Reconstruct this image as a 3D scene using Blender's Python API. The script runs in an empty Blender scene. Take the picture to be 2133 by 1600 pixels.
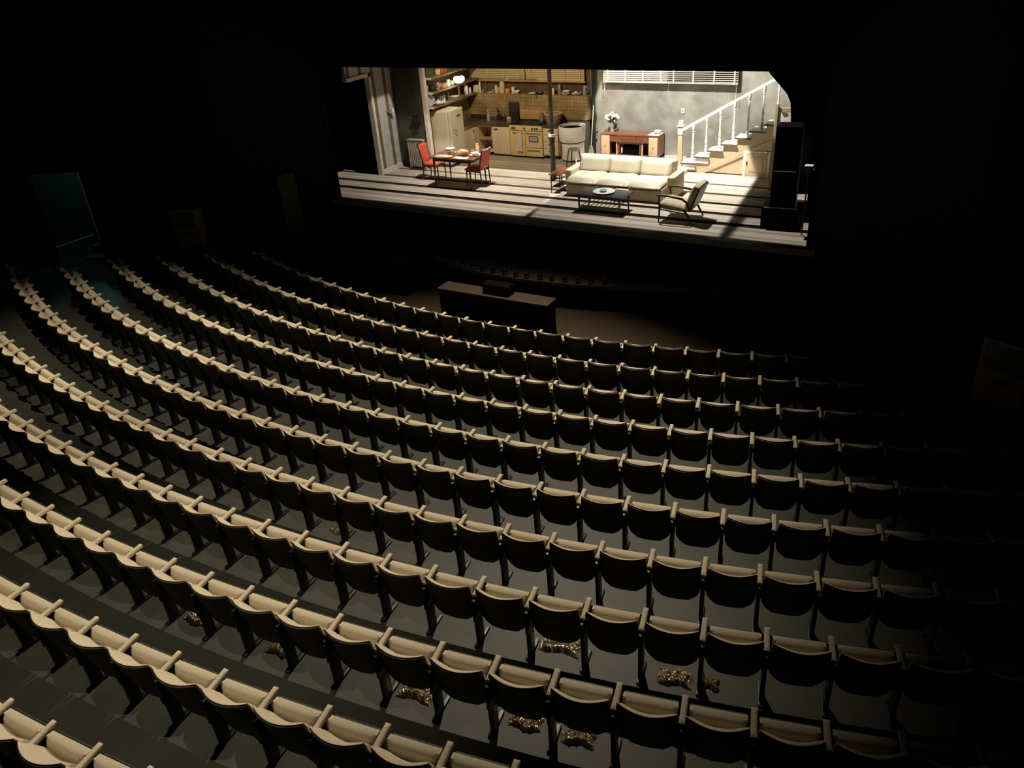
import bpy, bmesh, math, random
from mathutils import Vector, Matrix
random.seed(7)
PI = math.pi
sc = bpy.context.scene
COL = sc.collection
W, H = 2133, 1600

# ------------------------------------------------------------------ helpers
def tag(o, label=None, cat=None, group=None, kind=None):
    if label: o['label'] = label
    if cat: o['category'] = cat
    if group: o['group'] = group
    if kind: o['kind'] = kind
    return o

class MB:
    def __init__(s): s.bm = bmesh.new()
    def _new(s, vs, fs, mi=0):
        bv = [s.bm.verts.new(v) for v in vs]
        out = []
        for f in fs:
            try:
                q = s.bm.faces.new([bv[i] for i in f]); q.material_index = mi; out.append(q)
            except ValueError: pass
        return bv, out
    def box(s, c, d, bev=0.0, rot=None, mi=0, seg=2):
        x, y, z = d[0]/2, d[1]/2, d[2]/2
        vs = [Vector((sx*x, sy*y, sz*z)) for sz in (-1, 1) for sy in (-1, 1) for sx in (-1, 1)]
        M = rot if rot is not None else Matrix.Identity(3)
        vs = [M @ v + Vector(c) for v in vs]
        fs = [(0,2,3,1), (4,5,7,6), (0,1,5,4), (2,6,7,3), (0,4,6,2), (1,3,7,5)]
        bv, bf = s._new(vs, fs, mi)
        if bev > 0:
            es = list({e for f in bf for e in f.edges})
            r = bmesh.ops.bevel(s.bm, geom=es, offset=bev, segments=seg, profile=0.6, affect='EDGES')
            for f in r['faces']: f.material_index = mi
        return s
    def bb(s, x0, x1, y0, y1, z0, z1, bev=0.0, mi=0, seg=2):
        return s.box(((x0+x1)/2, (y0+y1)/2, (z0+z1)/2), (abs(x1-x0), abs(y1-y0), abs(z1-z0)), bev, None, mi, seg)
    def cyl(s, p0, p1, r0, r1=None, seg=12, mi=0, caps=True):
        r1 = r0 if r1 is None else r1
        p0, p1 = Vector(p0), Vector(p1)
        d = (p1-p0).normalized()
        a = Vector((1,0,0)) if abs(d.x) < .9 else Vector((0,1,0))
        u = d.cross(a).normalized(); v = d.cross(u)
        vs = []
        for p, r in ((p0, r0), (p1, r1)):
            for i in range(seg):
                t = 2*PI*i/seg
                vs.append(p + (u*math.cos(t) + v*math.sin(t))*r)
        fs = [(i, (i+1) % seg, seg+(i+1) % seg, seg+i) for i in range(seg)]
        if caps: fs += [tuple(range(seg-1, -1, -1)), tuple(range(seg, 2*seg))]
        s._new(vs, fs, mi); return s
    def tube(s, pts, r, seg=8, mi=0):
        pts = [Vector(p) for p in pts]; n = len(pts); vs = []
        prev = None
        for i, p in enumerate(pts):
            d = (pts[min(i+1, n-1)] - pts[max(i-1, 0)]).normalized()
            if prev is None:
                a = Vector((0,0,1)) if abs(d.z) < .9 else Vector((1,0,0)); u = d.cross(a).normalized()
            else:
                u = (prev - d*prev.dot(d)).normalized()
            prev = u; v = d.cross(u)
            rr = r[i] if isinstance(r, (list, tuple)) else r
            for k in range(seg):
                t = 2*PI*k/seg; vs.append(p + (u*math.cos(t)+v*math.sin(t))*rr)
        fs = []
        for i in range(n-1):
            for k in range(seg):
                fs.append((i*seg+k, i*seg+(k+1) % seg, (i+1)*seg+(k+1) % seg, (i+1)*seg+k))
        fs += [tuple(range(seg-1, -1, -1)), tuple(range((n-1)*seg, n*seg))]
        s._new(vs, fs, mi); return s
    def lathe(s, prof, c=(0,0,0), seg=20, mi=0, sx=1.0, sy=1.0):
        c = Vector(c); vs = []; rings = []
        for r, z in prof:
            if r < 1e-5:
                rings.append([len(vs)]); vs.append(c+Vector((0,0,z)))
            else:
                rings.append(list(range(len(vs), len(vs)+seg)))
                for k in range(seg):
                    t = 2*PI*k/seg; vs.append(c+Vector((r*sx*math.cos(t), r*sy*math.sin(t), z)))
        fs = []
        for a, b in zip(rings, rings[1:]):
            for k in range(seg):
                k2 = (k+1) % seg
                if len(a) == 1 and len(b) == 1: continue
                if len(a) == 1: fs.append((a[0], b[k2], b[k]))
                elif len(b) == 1: fs.append((a[k], a[k2], b[0]))
                else: fs.append((a[k], a[k2], b[k2], b[k]))
        s._new(vs, fs, mi); return s
    def prism(s, pts, axis, a, b, mi=0):
        def P(q, t):
            return {'x': (t, q[0], q[1]), 'y': (q[0], t, q[1]), 'z': (q[0], q[1], t)}[axis]
        n = len(pts)
        vs = [Vector(P(q, a)) for q in pts] + [Vector(P(q, b)) for q in pts]
        fs = [tuple(range(n-1, -1, -1)), tuple(range(n, 2*n))] + [(i, (i+1) % n, n+(i+1) % n, n+i) for i in range(n)]
        s._new(vs, fs, mi); return s
    def sheet(s, fn, nu, nv, mi=0, closed_u=False):
        vs = [Vector(fn(i/(nu-1) if not closed_u else i/nu, j/(nv-1))) for j in range(nv) for i in range(nu)]
        fs = []
        for j in range(nv-1):
            for i in range(nu if closed_u else nu-1):
                i2 = (i+1) % nu
                fs.append((j*nu+i, j*nu+i2, (j+1)*nu+i2, (j+1)*nu+i))
        s._new(vs, fs, mi); return s
    def slab(s, front, back, nu, nv, mi=0, mib=None):
        """closed body between two sheets given as functions of (u,v)"""
        mib = mi if mib is None else mib
        n = nu*nv
        vs = [Vector(front(i/(nu-1), j/(nv-1))) for j in range(nv) for i in range(nu)]
        vs += [Vector(back(i/(nu-1), j/(nv-1))) for j in range(nv) for i in range(nu)]
        bv = [s.bm.verts.new(v) for v in vs]
        def F(ix, m):
            try:
                f = s.bm.faces.new([bv[i] for i in ix]); f.material_index = m
            except ValueError: pass
        for j in range(nv-1):
            for i in range(nu-1):
                a = (j*nu+i, j*nu+i+1, (j+1)*nu+i+1, (j+1)*nu+i)
                F(a, mi); F([n+k for k in reversed(a)], mib)
        bd = [i for i in range(nu)] + [j*nu+nu-1 for j in range(1, nv)] + [(nv-1)*nu+i for i in range(nu-2, -1, -1)] + [j*nu for j in range(nv-2, 0, -1)]
        for a, b in zip(bd, bd[1:]+bd[:1]):
            F((b, a, n+a, n+b), mi)
        return s
    def sphere(s, c, r, seg=10, rings=7, mi=0, sc3=(1,1,1)):
        prof = [(r*math.sin(PI*i/rings), -r*math.cos(PI*i/rings)*sc3[2]) for i in range(rings+1)]
        prof[0] = (0, prof[0][1]); prof[-1] = (0, prof[-1][1])
        return s.lathe(prof, c, seg, mi, sc3[0], sc3[1])
    def build(s, name, mats, parent=None, loc=None, rot=None, smooth=True, ang=38, norm=True):
        if norm: bmesh.ops.recalc_face_normals(s.bm, faces=s.bm.faces[:])
        me = bpy.data.meshes.new(name); s.bm.to_mesh(me); s.bm.free()
        if not isinstance(mats, (list, tuple)): mats = [mats]
        for m in mats: me.materials.append(m)
        if smooth:
            for p in me.polygons: p.use_smooth = True
            me.set_sharp_from_angle(angle=math.radians(ang))
        o = bpy.data.objects.new(name, me); COL.objects.link(o)
        if parent is not None: o.parent = parent
        if loc is not None: o.location = loc
        if rot is not None: o.rotation_euler = rot
        return o

def thing(name, label, cat, loc=(0,0,0), rz=0, group=None):
    o = bpy.data.objects.new(name, None); COL.objects.link(o)
    o.empty_display_size = .1
    o.location = loc; o.rotation_euler = (0, 0, rz)
    return tag(o, label, cat, group)

def dup(root, loc, rz, label=None, group=None, skip=()):
    r = root.copy(); COL.objects.link(r); r.location = loc; r.rotation_euler = (0, 0, rz)
    if label: r['label'] = label
    if group: r['group'] = group
    for ch in list(root.children):
        if ch.name.split('.')[0] in skip and ch.get('extra'): continue
        c = ch.copy(); COL.objects.link(c); c.parent = r
        for g in list(ch.children):
            d = g.copy(); COL.objects.link(d); d.parent = c
    return r

# ------------------------------------------------------------------ materials
def mat(name, rgb, rough=.6, metal=0.0, rgb2=None, scale=6.0, stretch=(1,1,1), bump=0.0, detail=4.0, spec=.4, lo=.35, hi=.68, coat=0.0):
    m = bpy.data.materials.new(name); m.use_nodes = True
    nt = m.node_tree; b = nt.nodes['Principled BSDF']
    b.inputs['Base Color'].default_value = (*rgb, 1); b.inputs['Roughness'].default_value = rough
    b.inputs['Metallic'].default_value = metal; b.inputs['Specular IOR Level'].default_value = spec
    if coat: b.inputs['Coat Weight'].default_value = coat
    if rgb2 is not None or bump:
        tc = nt.nodes.new('ShaderNodeTexCoord'); mp = nt.nodes.new('ShaderNodeMapping')
        mp.inputs['Scale'].default_value = stretch
        nz = nt.nodes.new('ShaderNodeTexNoise'); nz.inputs['Scale'].default_value = scale; nz.inputs['Detail'].default_value = detail
        nt.links.new(tc.outputs['Object'], mp.inputs[0]); nt.links.new(mp.outputs[0], nz.inputs['Vector'])
        if rgb2 is not None:
            cr = nt.nodes.new('ShaderNodeValToRGB')
            cr.color_ramp.elements[0].position = lo; cr.color_ramp.elements[0].color = (*rgb, 1)
            cr.color_ramp.elements[1].position = hi; cr.color_ramp.elements[1].color = (*rgb2, 1)
            nt.links.new(nz.outputs['Fac'], cr.inputs[0]); nt.links.new(cr.outputs[0], b.inputs['Base Color'])
        if bump:
            bp = nt.nodes.new('ShaderNodeBump'); bp.inputs['Strength'].default_value = bump; bp.inputs['Distance'].default_value = .01
            nt.links.new(nz.outputs['Fac'], bp.inputs['Height']); nt.links.new(bp.outputs[0], b.inputs['Normal'])
    return m

def N(nt, kind, **kw):
    n = nt.nodes.new(kind)
    for k, v in kw.items():
        if k.startswith('i_'): n.inputs[k[2:]].default_value = v
        else: setattr(n, k, v)
    return n
def math_node(nt, op, a, b=None):
    n = nt.nodes.new('ShaderNodeMath'); n.operation = op
    for i, v in enumerate((a, b)):
        if v is None: continue
        if isinstance(v, (int, float)): n.inputs[i].default_value = v
        else: nt.links.new(v, n.inputs[i])
    return n.outputs[0]

def plank_mat(name, c1, c2, width=.11, seam=.06, rough=.7):
    """boards running along X: streaky grain, each board its own tone, thin dark seams"""
    m = bpy.data.materials.new(name); m.use_nodes = True; nt = m.node_tree; b = nt.nodes['Principled BSDF']
    b.inputs['Roughness'].default_value = rough; b.inputs['Specular IOR Level'].default_value = .25
    tc = N(nt, 'ShaderNodeTexCoord'); sp = N(nt, 'ShaderNodeSeparateXYZ'); nt.links.new(tc.outputs['Object'], sp.inputs[0])
    yy = math_node(nt, 'DIVIDE', sp.outputs['Y'], width)
    idx = math_node(nt, 'FLOOR', yy); fr = math_node(nt, 'FRACT', yy)
    wn = N(nt, 'ShaderNodeTexWhiteNoise', noise_dimensions='1D'); nt.links.new(idx, wn.inputs['W'])
    mp = N(nt, 'ShaderNodeMapping'); mp.inputs['Scale'].default_value = (.9, 26, 1); nt.links.new(tc.outputs['Object'], mp.inputs[0])
    nz = N(nt, 'ShaderNodeTexNoise', i_Scale=1.6, i_Detail=6.0); nt.links.new(mp.outputs[0], nz.inputs['Vector'])
    nz2 = N(nt, 'ShaderNodeTexNoise', i_Scale=.7, i_Detail=3.0); nt.links.new(tc.outputs['Object'], nz2.inputs['Vector'])
    f = math_node(nt, 'ADD', math_node(nt, 'MULTIPLY', wn.outputs['Value'], .38), math_node(nt, 'ADD', math_node(nt, 'MULTIPLY', nz.outputs['Fac'], .75), math_node(nt, 'MULTIPLY', nz2.outputs['Fac'], .35)))
    cr = N(nt, 'ShaderNodeValToRGB'); cr.color_ramp.elements[0].position = .42; cr.color_ramp.elements[0].color = (*c1, 1)
    cr.color_ramp.elements[1].position = 1.0; cr.color_ramp.elements[1].color = (*c2, 1)
    nt.links.new(f, cr.inputs[0])
    s = math_node(nt, 'LESS_THAN', fr, seam)
    mx = N(nt, 'ShaderNodeMix', data_type='RGBA'); nt.links.new(s, mx.inputs['Factor']); nt.links.new(cr.outputs[0], mx.inputs['A'])
    mx.inputs['B'].default_value = (.05, .04, .03, 1)
    nt.links.new(mx.outputs['Result'], b.inputs['Base Color'])
    return m

def stripe_mat(name, c1, c2, axis, period, frac, off=0.0, rough=.8):
    m = bpy.data.materials.new(name); m.use_nodes = True; nt = m.node_tree; b = nt.nodes['Principled BSDF']
    b.inputs['Roughness'].default_value = rough; b.inputs['Specular IOR Level'].default_value = .2
    tc = N(nt, 'ShaderNodeTexCoord'); sp = N(nt, 'ShaderNodeSeparateXYZ'); nt.links.new(tc.outputs['Object'], sp.inputs[0])
    fr = math_node(nt, 'FRACT', math_node(nt, 'DIVIDE', math_node(nt, 'ADD', sp.outputs[axis], off), period))
    s = math_node(nt, 'LESS_THAN', fr, frac)
    nz = N(nt, 'ShaderNodeTexNoise', i_Scale=5.0, i_Detail=5.0); nt.links.new(tc.outputs['Object'], nz.inputs['Vector'])
    mx = N(nt, 'ShaderNodeMix', data_type='RGBA'); nt.links.new(s, mx.inputs['Factor']); mx.inputs['A'].default_value = (*c1, 1); mx.inputs['B'].default_value = (*c2, 1)
    m2 = N(nt, 'ShaderNodeMix', data_type='RGBA', blend_type='MULTIPLY'); m2.inputs['Factor'].default_value = .5
    nt.links.new(mx.outputs['Result'], m2.inputs['A']); nt.links.new(nz.outputs['Fac'], m2.inputs['B'])
    nt.links.new(m2.outputs['Result'], b.inputs['Base Color'])
    return m

def tile_mat(name, c1, c2, mortar, size=.1):
    m = bpy.data.materials.new(name); m.use_nodes = True; nt = m.node_tree; b = nt.nodes['Principled BSDF']
    b.inputs['Roughness'].default_value = .45
    tc = N(nt, 'ShaderNodeTexCoord'); sp = N(nt, 'ShaderNodeSeparateXYZ'); nt.links.new(tc.outputs['Object'], sp.inputs[0])
    h = math_node(nt, 'ADD', sp.outputs['X'], sp.outputs['Y'])
    cb = N(nt, 'ShaderNodeCombineXYZ'); nt.links.new(h, cb.inputs['X']); nt.links.new(sp.outputs['Z'], cb.inputs['Y'])
    bt = N(nt, 'ShaderNodeTexBrick', offset=0.0)
    bt.inputs['Scale'].default_value = 1.0; bt.inputs['Brick Width'].default_value = size; bt.inputs['Row Height'].default_value = size
    bt.inputs['Mortar Size'].default_value = .004; bt.inputs['Color1'].default_value = (*c1, 1); bt.inputs['Color2'].default_value = (*c2, 1); bt.inputs['Mortar'].default_value = (*mortar, 1)
    nt.links.new(cb.outputs[0], bt.inputs['Vector']); 
    nz = N(nt, 'ShaderNodeTexNoise', i_Scale=3.0, i_Detail=5.0); nt.links.new(tc.outputs['Object'], nz.inputs['Vector'])
    cr = N(nt, 'ShaderNodeValToRGB'); cr.color_ramp.elements[0].position = .3; cr.color_ramp.elements[0].color = (.55, .5, .42, 1)
    cr.color_ramp.elements[1].position = .65; cr.color_ramp.elements[1].color = (1, 1, 1, 1); nt.links.new(nz.outputs['Fac'], cr.inputs[0])
    m2 = N(nt, 'ShaderNodeMix', data_type='RGBA', blend_type='MULTIPLY'); m2.inputs['Factor'].default_value = 1
    nt.links.new(bt.outputs['Color'], m2.inputs['A']); nt.links.new(cr.outputs[0], m2.inputs['B'])
    nt.links.new(m2.outputs['Result'], b.inputs['Base Color'])
    return m

def emit_mat(name, rgb, st):
    m = bpy.data.materials.new(name); m.use_nodes = True; nt = m.node_tree; b = nt.nodes['Principled BSDF']
    b.inputs['Base Color'].default_value = (.8, .8, .78, 1); b.inputs['Emission Color'].default_value = (*rgb, 1); b.inputs['Emission Strength'].default_value = st
    return m
def glass_mat(name, rgb, a=.35, rough=.08):
    m = bpy.data.materials.new(name); m.use_nodes = True; b = m.node_tree.nodes['Principled BSDF']
    b.inputs['Base Color'].default_value = (*rgb, 1); b.inputs['Roughness'].default_value = rough; b.inputs['Alpha'].default_value = a
    b.inputs['Specular IOR Level'].default_value = .8
    return m

M = dict(
 black=mat('matt_black', (.002,.002,.0022), .9, spec=.08),
 house=mat('house_wall_paint', (.004,.004,.004), .85, rgb2=(.006,.0055,.005), spec=.1),
 pier=mat('olive_panel', (.06,.06,.03), .8, rgb2=(.075,.07,.04)),
 aud=mat('auditorium_floor_vinyl', (.040,.043,.033), .55, rgb2=(.052,.053,.041), scale=3, spec=.22),
 carpet=mat('brown_pit_floor', (.036,.021,.010), .8, rgb2=(.046,.028,.014), scale=9),
 apron=mat('apron_boards', (.06,.04,.022), .75, rgb2=(.085,.056,.03), stretch=(.5,8,1), scale=4),
 fabric=mat('beige_upholstery', (.50,.43,.31), .9, rgb2=(.57,.50,.37), scale=60, bump=.15, spec=.1),
 radi=mat('radiator_paint', (.32,.29,.22), .5, rgb2=(.4,.37,.29), scale=5),
 shell=mat('seat_back_shell', (.035,.035,.024), .55, rgb2=(.045,.04,.028), scale=8, spec=.3),
 iron=mat('black_iron', (.012,.012,.012), .4, metal=.3),
 steel=mat('steel', (.55,.55,.55), .3, metal=.9),
 stage=plank_mat('stage_boards', (.235,.195,.155), (.62,.54,.45)),
 gap=mat('stage_gap', (.012,.009,.008), .9, spec=.1),
 lip=mat('stage_lip', (.13,.13,.14), .7, rgb2=(.16,.16,.175)),
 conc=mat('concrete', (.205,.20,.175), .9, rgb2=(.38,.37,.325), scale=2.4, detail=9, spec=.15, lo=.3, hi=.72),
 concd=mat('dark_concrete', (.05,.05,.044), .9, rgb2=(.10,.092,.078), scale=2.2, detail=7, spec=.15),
 brownwall=mat('brown_wall', (.085,.05,.024), .85, rgb2=(.14,.085,.04), scale=2.5, detail=6, spec=.2),
 tile=tile_mat('kitchen_tile', (.40,.285,.14), (.32,.225,.105), (.13,.085,.04)),
 stripew=stripe_mat('striped_wallpaper', (.60,.60,.56), (.22,.15,.08), 'Y', .47, .27, off=.24),
 trimw=mat('cream_trim', (.62,.59,.50), .6, rgb2=(.7,.67,.58), scale=5),
 cream=mat('cream_cabinet', (.60,.51,.35), .5, rgb2=(.66,.57,.41), scale=3, detail=6),
 creamy=mat('yellowed_enamel', (.62,.47,.22), .4, rgb2=(.68,.54,.28), scale=3, detail=6),
 white=mat('white_enamel', (.72,.71,.68), .35, rgb2=(.80,.79,.75), scale=4),
 fridge=mat('fridge_enamel', (.66,.61,.49), .35, rgb2=(.72,.67,.55), scale=3),
 blind=mat('cream_blind', (.58,.55,.42), .6),
 blindk=mat('tan_blind', (.50,.39,.20), .6),
 wood=mat('red_wood', (.17,.055,.028), .35, rgb2=(.28,.10,.05), stretch=(1,9,9), scale=3, detail=6, coat=.3),
 shelf=mat('shelf_wood', (.16,.11,.055), .6, rgb2=(.22,.155,.08), stretch=(8,1,8), scale=4),
 woodd=mat('dark_wood', (.035,.014,.008), .4, rgb2=(.06,.024,.012), stretch=(1,1,8), scale=4),
 woodt=mat('tan_wood', (.42,.22,.09), .5, rgb2=(.55,.32,.15), stretch=(1,8,8), scale=3),
 panel=mat('peach_panel', (.60,.40,.26), .7, rgb2=(.68,.47,.31), scale=5),
 ebony=mat('black_table', (.02,.022,.022), .35, rgb2=(.03,.03,.03), spec=.5),
 red=mat('red_vinyl', (.60,.095,.065), .45, rgb2=(.66,.115,.08), scale=12),
 sofa=mat('cream_sofa', (.62,.56,.42), .95, rgb2=(.72,.66,.52), scale=3, detail=6, bump=.1, spec=.1),
 cush=mat('tan_cushion', (.50,.42,.28), .9, rgb2=(.58,.50,.35), scale=8, spec=.15),
 stairw=mat('stair_paint', (.46,.37,.24), .6, rgb2=(.56,.46,.31), scale=2, detail=7),
 tread=mat('stair_tread', (.72,.70,.64), .5, rgb2=(.78,.76,.70)),
 treadn=mat('stair_nosing', (.10,.085,.06), .6),
 brass=mat('brass', (.55,.40,.15), .3, metal=.9),
 dark=mat('dark_metal', (.02,.02,.022), .45),
 pipe=mat('painted_pipe', (.03,.03,.026), .5, rgb2=(.05,.047,.04), scale=5),
 plate=mat('white_china', (.75,.74,.70), .25),
 plateb=mat('blue_white_china', (.42,.52,.66), .25),
 peach=mat('peach_china', (.78,.52,.30), .3),
 pinkc=mat('pink_china', (.45,.25,.20), .3),
 clay=mat('clay', (.30,.19,.12), .7),
 copper=mat('copper', (.55,.22,.07), .35, metal=.6),
 orange=mat('orange_tin', (.65,.24,.04), .4),
 glass=glass_mat('clear_glass', (.75,.8,.8), .3),
 glassg=glass_mat('green_glass', (.10,.14,.08), .75),
 glassb=glass_mat('blue_glass', (.45,.55,.62), .5),
 paper=mat('paper_label', (.62,.55,.38), .8),
 leaf=mat('dark_leaf', (.02,.035,.012), .6),
 petal=mat('white_petal', (.82,.82,.74), .8),
 straw=mat('straw', (.20,.18,.12), .9, rgb2=(.28,.25,.17), stretch=(20,20,1), scale=8),
 wicker=mat('wicker', (.22,.125,.06), .8, rgb2=(.32,.19,.095), stretch=(1,1,6), scale=22, bump=.4),
 cloth=mat('grey_cloth', (.50,.47,.38), .9, rgb2=(.60,.57,.47), scale=10),
 spk=mat('speaker_black', (.003,.003,.003), .8, spec=.05),
 acm=mat('beige_plastic', (.10,.095,.06), .6),
 teal=mat('teal_paint', (.02,.07,.055), .7, rgb2=(.025,.085,.065)),
 foil=mat('crumpled_plastic', (.55,.45,.30), .14, metal=.75, bump=1.0, scale=45, spec=.8),
)
# ------------------------------------------------------------------ camera
CAMP = Vector((5.74174, -15.12586, 5.53714))
yaw, tilt, roll = math.radians(31.62448), math.radians(29.36459), math.radians(-4.54329)
fwd = Vector((-math.sin(yaw)*math.cos(tilt), math.cos(yaw)*math.cos(tilt), -math.sin(tilt)))
rgt = Vector((math.cos(yaw), math.sin(yaw), 0)); up = rgt.cross(fwd)
R_ = rgt*math.cos(roll) + up*math.sin(roll); U_ = -rgt*math.sin(roll) + up*math.cos(roll)
cd = bpy.data.cameras.new('camera'); cam = bpy.data.objects.new('camera', cd); COL.objects.link(cam)
mw = Matrix((R_, U_, -fwd)).transposed().to_4x4(); mw.translation = CAMP; cam.matrix_world = mw
cd.sensor_fit = 'HORIZONTAL'; cd.sensor_width = 36; cd.lens = 1669.176/W*36; cd.clip_end = 200; cd.clip_start = .05
sc.camera = cam
sc.view_settings.view_transform = 'Standard'; sc.view_settings.look = 'None'; sc.view_settings.gamma = 1; sc.view_settings.exposure = 0
sc.view_settings.use_curve_mapping = False
wd = bpy.data.worlds.new('dark_house'); sc.world = wd; wd.use_nodes = True
wd.node_tree.nodes['Background'].inputs[0].default_value = (0, 0, 0, 1)

def S(name, mb, m, **k): return tag(mb.build(name, m, **k), kind='structure')

# ------------------------------------------------------------------ house shell
CX, CY = -1.28124, 14.81671
RR = [18.90312, 19.82741, 20.73713, 21.67636, 22.63313, 23.57431, 24.55714, 25.52296, 26.47413, 27.40770, 28.34828]
ZT = [-.52239, -.44008, -.37441, -.26762, -.16804, -.06608, .08392, .24342, .36513, .47778, .57818]
FZ = [z-.62 for z in ZT]
def pol(r, a): return (CX+r*math.sin(a), CY-r*math.cos(a))
def rings():
    mb = MB()
    edges = [13.0] + [r+.46 for r in RR] + [36.0]
    zs = [FZ[0]] + FZ[1:] + [FZ[-1]+.1]
    zs = [FZ[0]] + FZ[1:] + [FZ[-1]+.12]
    n = 97; A0, A1 = math.radians(-62), math.radians(62)
    for k in range(len(edges)-1):
        r0, r1, z = edges[k], edges[k+1], zs[min(k, len(zs)-1)]
        mb.sheet(lambda u, v, r0=r0, r1=r1, z=z: (*pol(r0+(r1-r0)*v, A0+(A1-A0)*u), z), n, 2)
        if k+1 < len(edges)-1:
            z2 = zs[k+1]
            mb.sheet(lambda u, v, r=r1, z=z, z2=z2: (*pol(r, A0+(A1-A0)*u), z+(z2-z)*v), n, 2)
    return mb
S('floor', rings(), M['aud'], smooth=False, norm=False)
S('floor_pit', MB().bb(-6.9, 5.2, -3.6, 0, FZ[0]-.05, FZ[0]+.004), M['carpet'])
# stage floor: boards in bands with dark inset strips between them
sf = MB(); X0, X1 = -13.5, 5.0
bands = [(-.22, .0, 2), (.0, .70, 0), (.70, .90, 1), (.90, 1.34, 0), (1.34, 1.50, 1), (1.50, 2.02, 0), (2.02, 2.16, 1), (2.16, 2.70, 0), (2.70, 2.84, 1), (2.84, 3.45, 0), (3.45, 3.56, 1), (3.56, 6.2, 0)]
for y0, y1, mi in bands:
    zt = 0.0 if mi != 1 else -.035
    sf.bb(X0, X1, y0, y1, -.12, zt, mi=mi)
S('floor_stage', sf, [M['stage'], M['gap'], M['lip']], smooth=False)
S('wall_stage_front', MB().bb(-13.5, 5.0, -.2, -.1, -1.3, -.121), M['black'])
# apron
def apron_pts():
    e = [(-6.6, -.85), (-5.61, -1.24), (-4.8, -1.45), (-3.82, -1.8), (-2.8, -1.99), (-1.76, -2.0), (-.84, -1.91), (.18, -1.69), (1.07, -1.47), (1.75, -1.24), (2.9, -.8)]
    return e
ap = apron_pts()
S('floor_apron', MB().prism([(-7.2, .01)] + ap + [(3.3, .01)], 'z', -.66, -.60), M['apron'], smooth=False)
S('trim_1', MB().tube([(x, y-.02, -.585) for x, y in ap], .014, 6), M['apron'])
S('wall_apron', MB().prism([(-7.2, .01)] + [(x, y+.06) for x, y in ap] + [(3.3, .01)], 'z', -1.3, -.665), M['black'], smooth=False)
# proscenium and house walls
S('wall_proscenium', MB().bb(-22, 18, -.12, .02, 3.118, 10), M['black'])
S('wall_proscenium_left', MB().bb(-22, -8.2, -.1, .02, -1.3, 3.118), M['black'])
S('wall_proscenium_right', MB().bb(3.18, 18, -.1, .02, -1.3, 3.118), M['black'])
def wallseg(name, a, b, z0, z1, t=.12, m='house', holes=None):
    a, b = Vector((*a, 0)), Vector((*b, 0)); L = (b-a).length; ang = math.atan2(b.y-a.y, b.x-a.x)
    mb = MB()
    if not holes: mb.bb(0, L, 0, t, z0, z1)
    else:
        h0, h1, hz0, hz1 = holes
        mb.bb(0, h0, 0, t, z0, z1); mb.bb(h1, L, 0, t, z0, z1); mb.bb(h0, h1, 0, t, hz1, z1)
        if hz0 > z0: mb.bb(h0, h1, 0, t, z0, hz0)
    return S(name, mb, M[m], loc=(a.x, a.y, 0), rot=(0, 0, ang), smooth=False)
KL, KR = (-9.2, -2.55), (5.85, -2.55)
wallseg('wall_left_splay', KL, (-8.25, -.11), -1.3, 9)
wallseg('wall_right_splay', (3.25, -.11), KR, -1.3, 9)
DL = Vector((-.894, -.447, 0)); DOOR0, DOOR1 = 3.46, 4.72
LE = (KL[0]+DL.x*9, KL[1]+DL.y*9)
# door wall is laid from its far end so that its thickness goes behind it
wallseg('wall_left', LE, KL, -1.4, 9, holes=(9-DOOR1, 9-DOOR0, -1.4, 1.42))
RE = (KR[0]+.894*9, KR[1]-.447*9)
wallseg('wall_right', KR, RE, -1.4, 9)
S('wall_left_side', MB().bb(-17.4, -17.25, -24, -6.4, -1.4, 9), M['house'])
S('wall_right_side', MB().bb(13.95, 14.1, -24, -6.4, -1.4, 9), M['house'])
S('wall_back', MB().bb(-17.4, 14.1, -22, -21.9, -1.4, 9), M['house'])
S('ceiling', MB().bb(-22, 18, -22, 7.5, 9.0, 9.1), M['black'])
# tall olive panels on the left splay
for i, (px, py, z1) in enumerate([(-8.62, -.50, 2.7), (-8.83, -1.25, .86)]):
    S('trim_%d' % (i+2), MB().box((0, 0, (z1-1.14)/2), (.07, .46, z1+1.14), .01), M['pier'], loc=(px+.12, py, 0), rot=(0, 0, math.radians(-21)))
# stage enclosure
S('wall_stage_back', MB().bb(-16, 8, 7.3, 7.4, -1, 9), M['black'])
S('wall_stage_left', MB().bb(-16, -15.9, 0, 7.4, -1, 9), M['black'])
S('wall_stage_right', MB().bb(7.9, 8, 0, 7.4, -1, 9), M['black'])
# masking flat on the right with the cut corner
S('wall_masking', MB().prism([(1.70, 3.2), (1.74, 2.92), (1.82, 2.79), (2.19, 2.41), (2.27, 2.25), (2.33, 1.72), (2.75, 1.6), (2.8, 0), (4.5, 0), (4.5, 3.2)], 'y', 1.72, 1.78), M['black'], smooth=False)

# ------------------------------------------------------------------ left doorway of the exit
dm = Vector(KL).to_3d() + DL*((DOOR0+DOOR1)/2)
nrm = Vector((-DL.y, DL.x, 0))  # into the room from the wall: (.447,-.894)
nrm = Vector((.447, -.894, 0))
def dpt(s, t, z):  # s along wall from KL, t behind the wall
    p = Vector((KL[0], KL[1], 0)) + DL*s - nrm*t
    return (p.x, p.y, z)
ang_w = math.atan2(DL.y, DL.x)
al = MB(); FD = -.9
def qd(mb, a, b, c, d, mi=0): mb._new([Vector(a), Vector(b), Vector(c), Vector(d)], [(0,1,2,3)], mi)
s0, s1, tb = DOOR0-.5, DOOR1+1.4, 1.9
qd(al, dpt(s0,tb,FD-.1), dpt(s1,tb,FD-.1), dpt(s1,tb,2.4), dpt(s0,tb,2.4))
qd(al, dpt(s0,.13,FD-.1), dpt(s0,tb,FD-.1), dpt(s0,tb,2.4), dpt(s0,.13,2.4))
qd(al, dpt(s1,.13,FD-.1), dpt(s1,tb,FD-.1), dpt(s1,tb,2.4), dpt(s1,.13,2.4))
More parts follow.
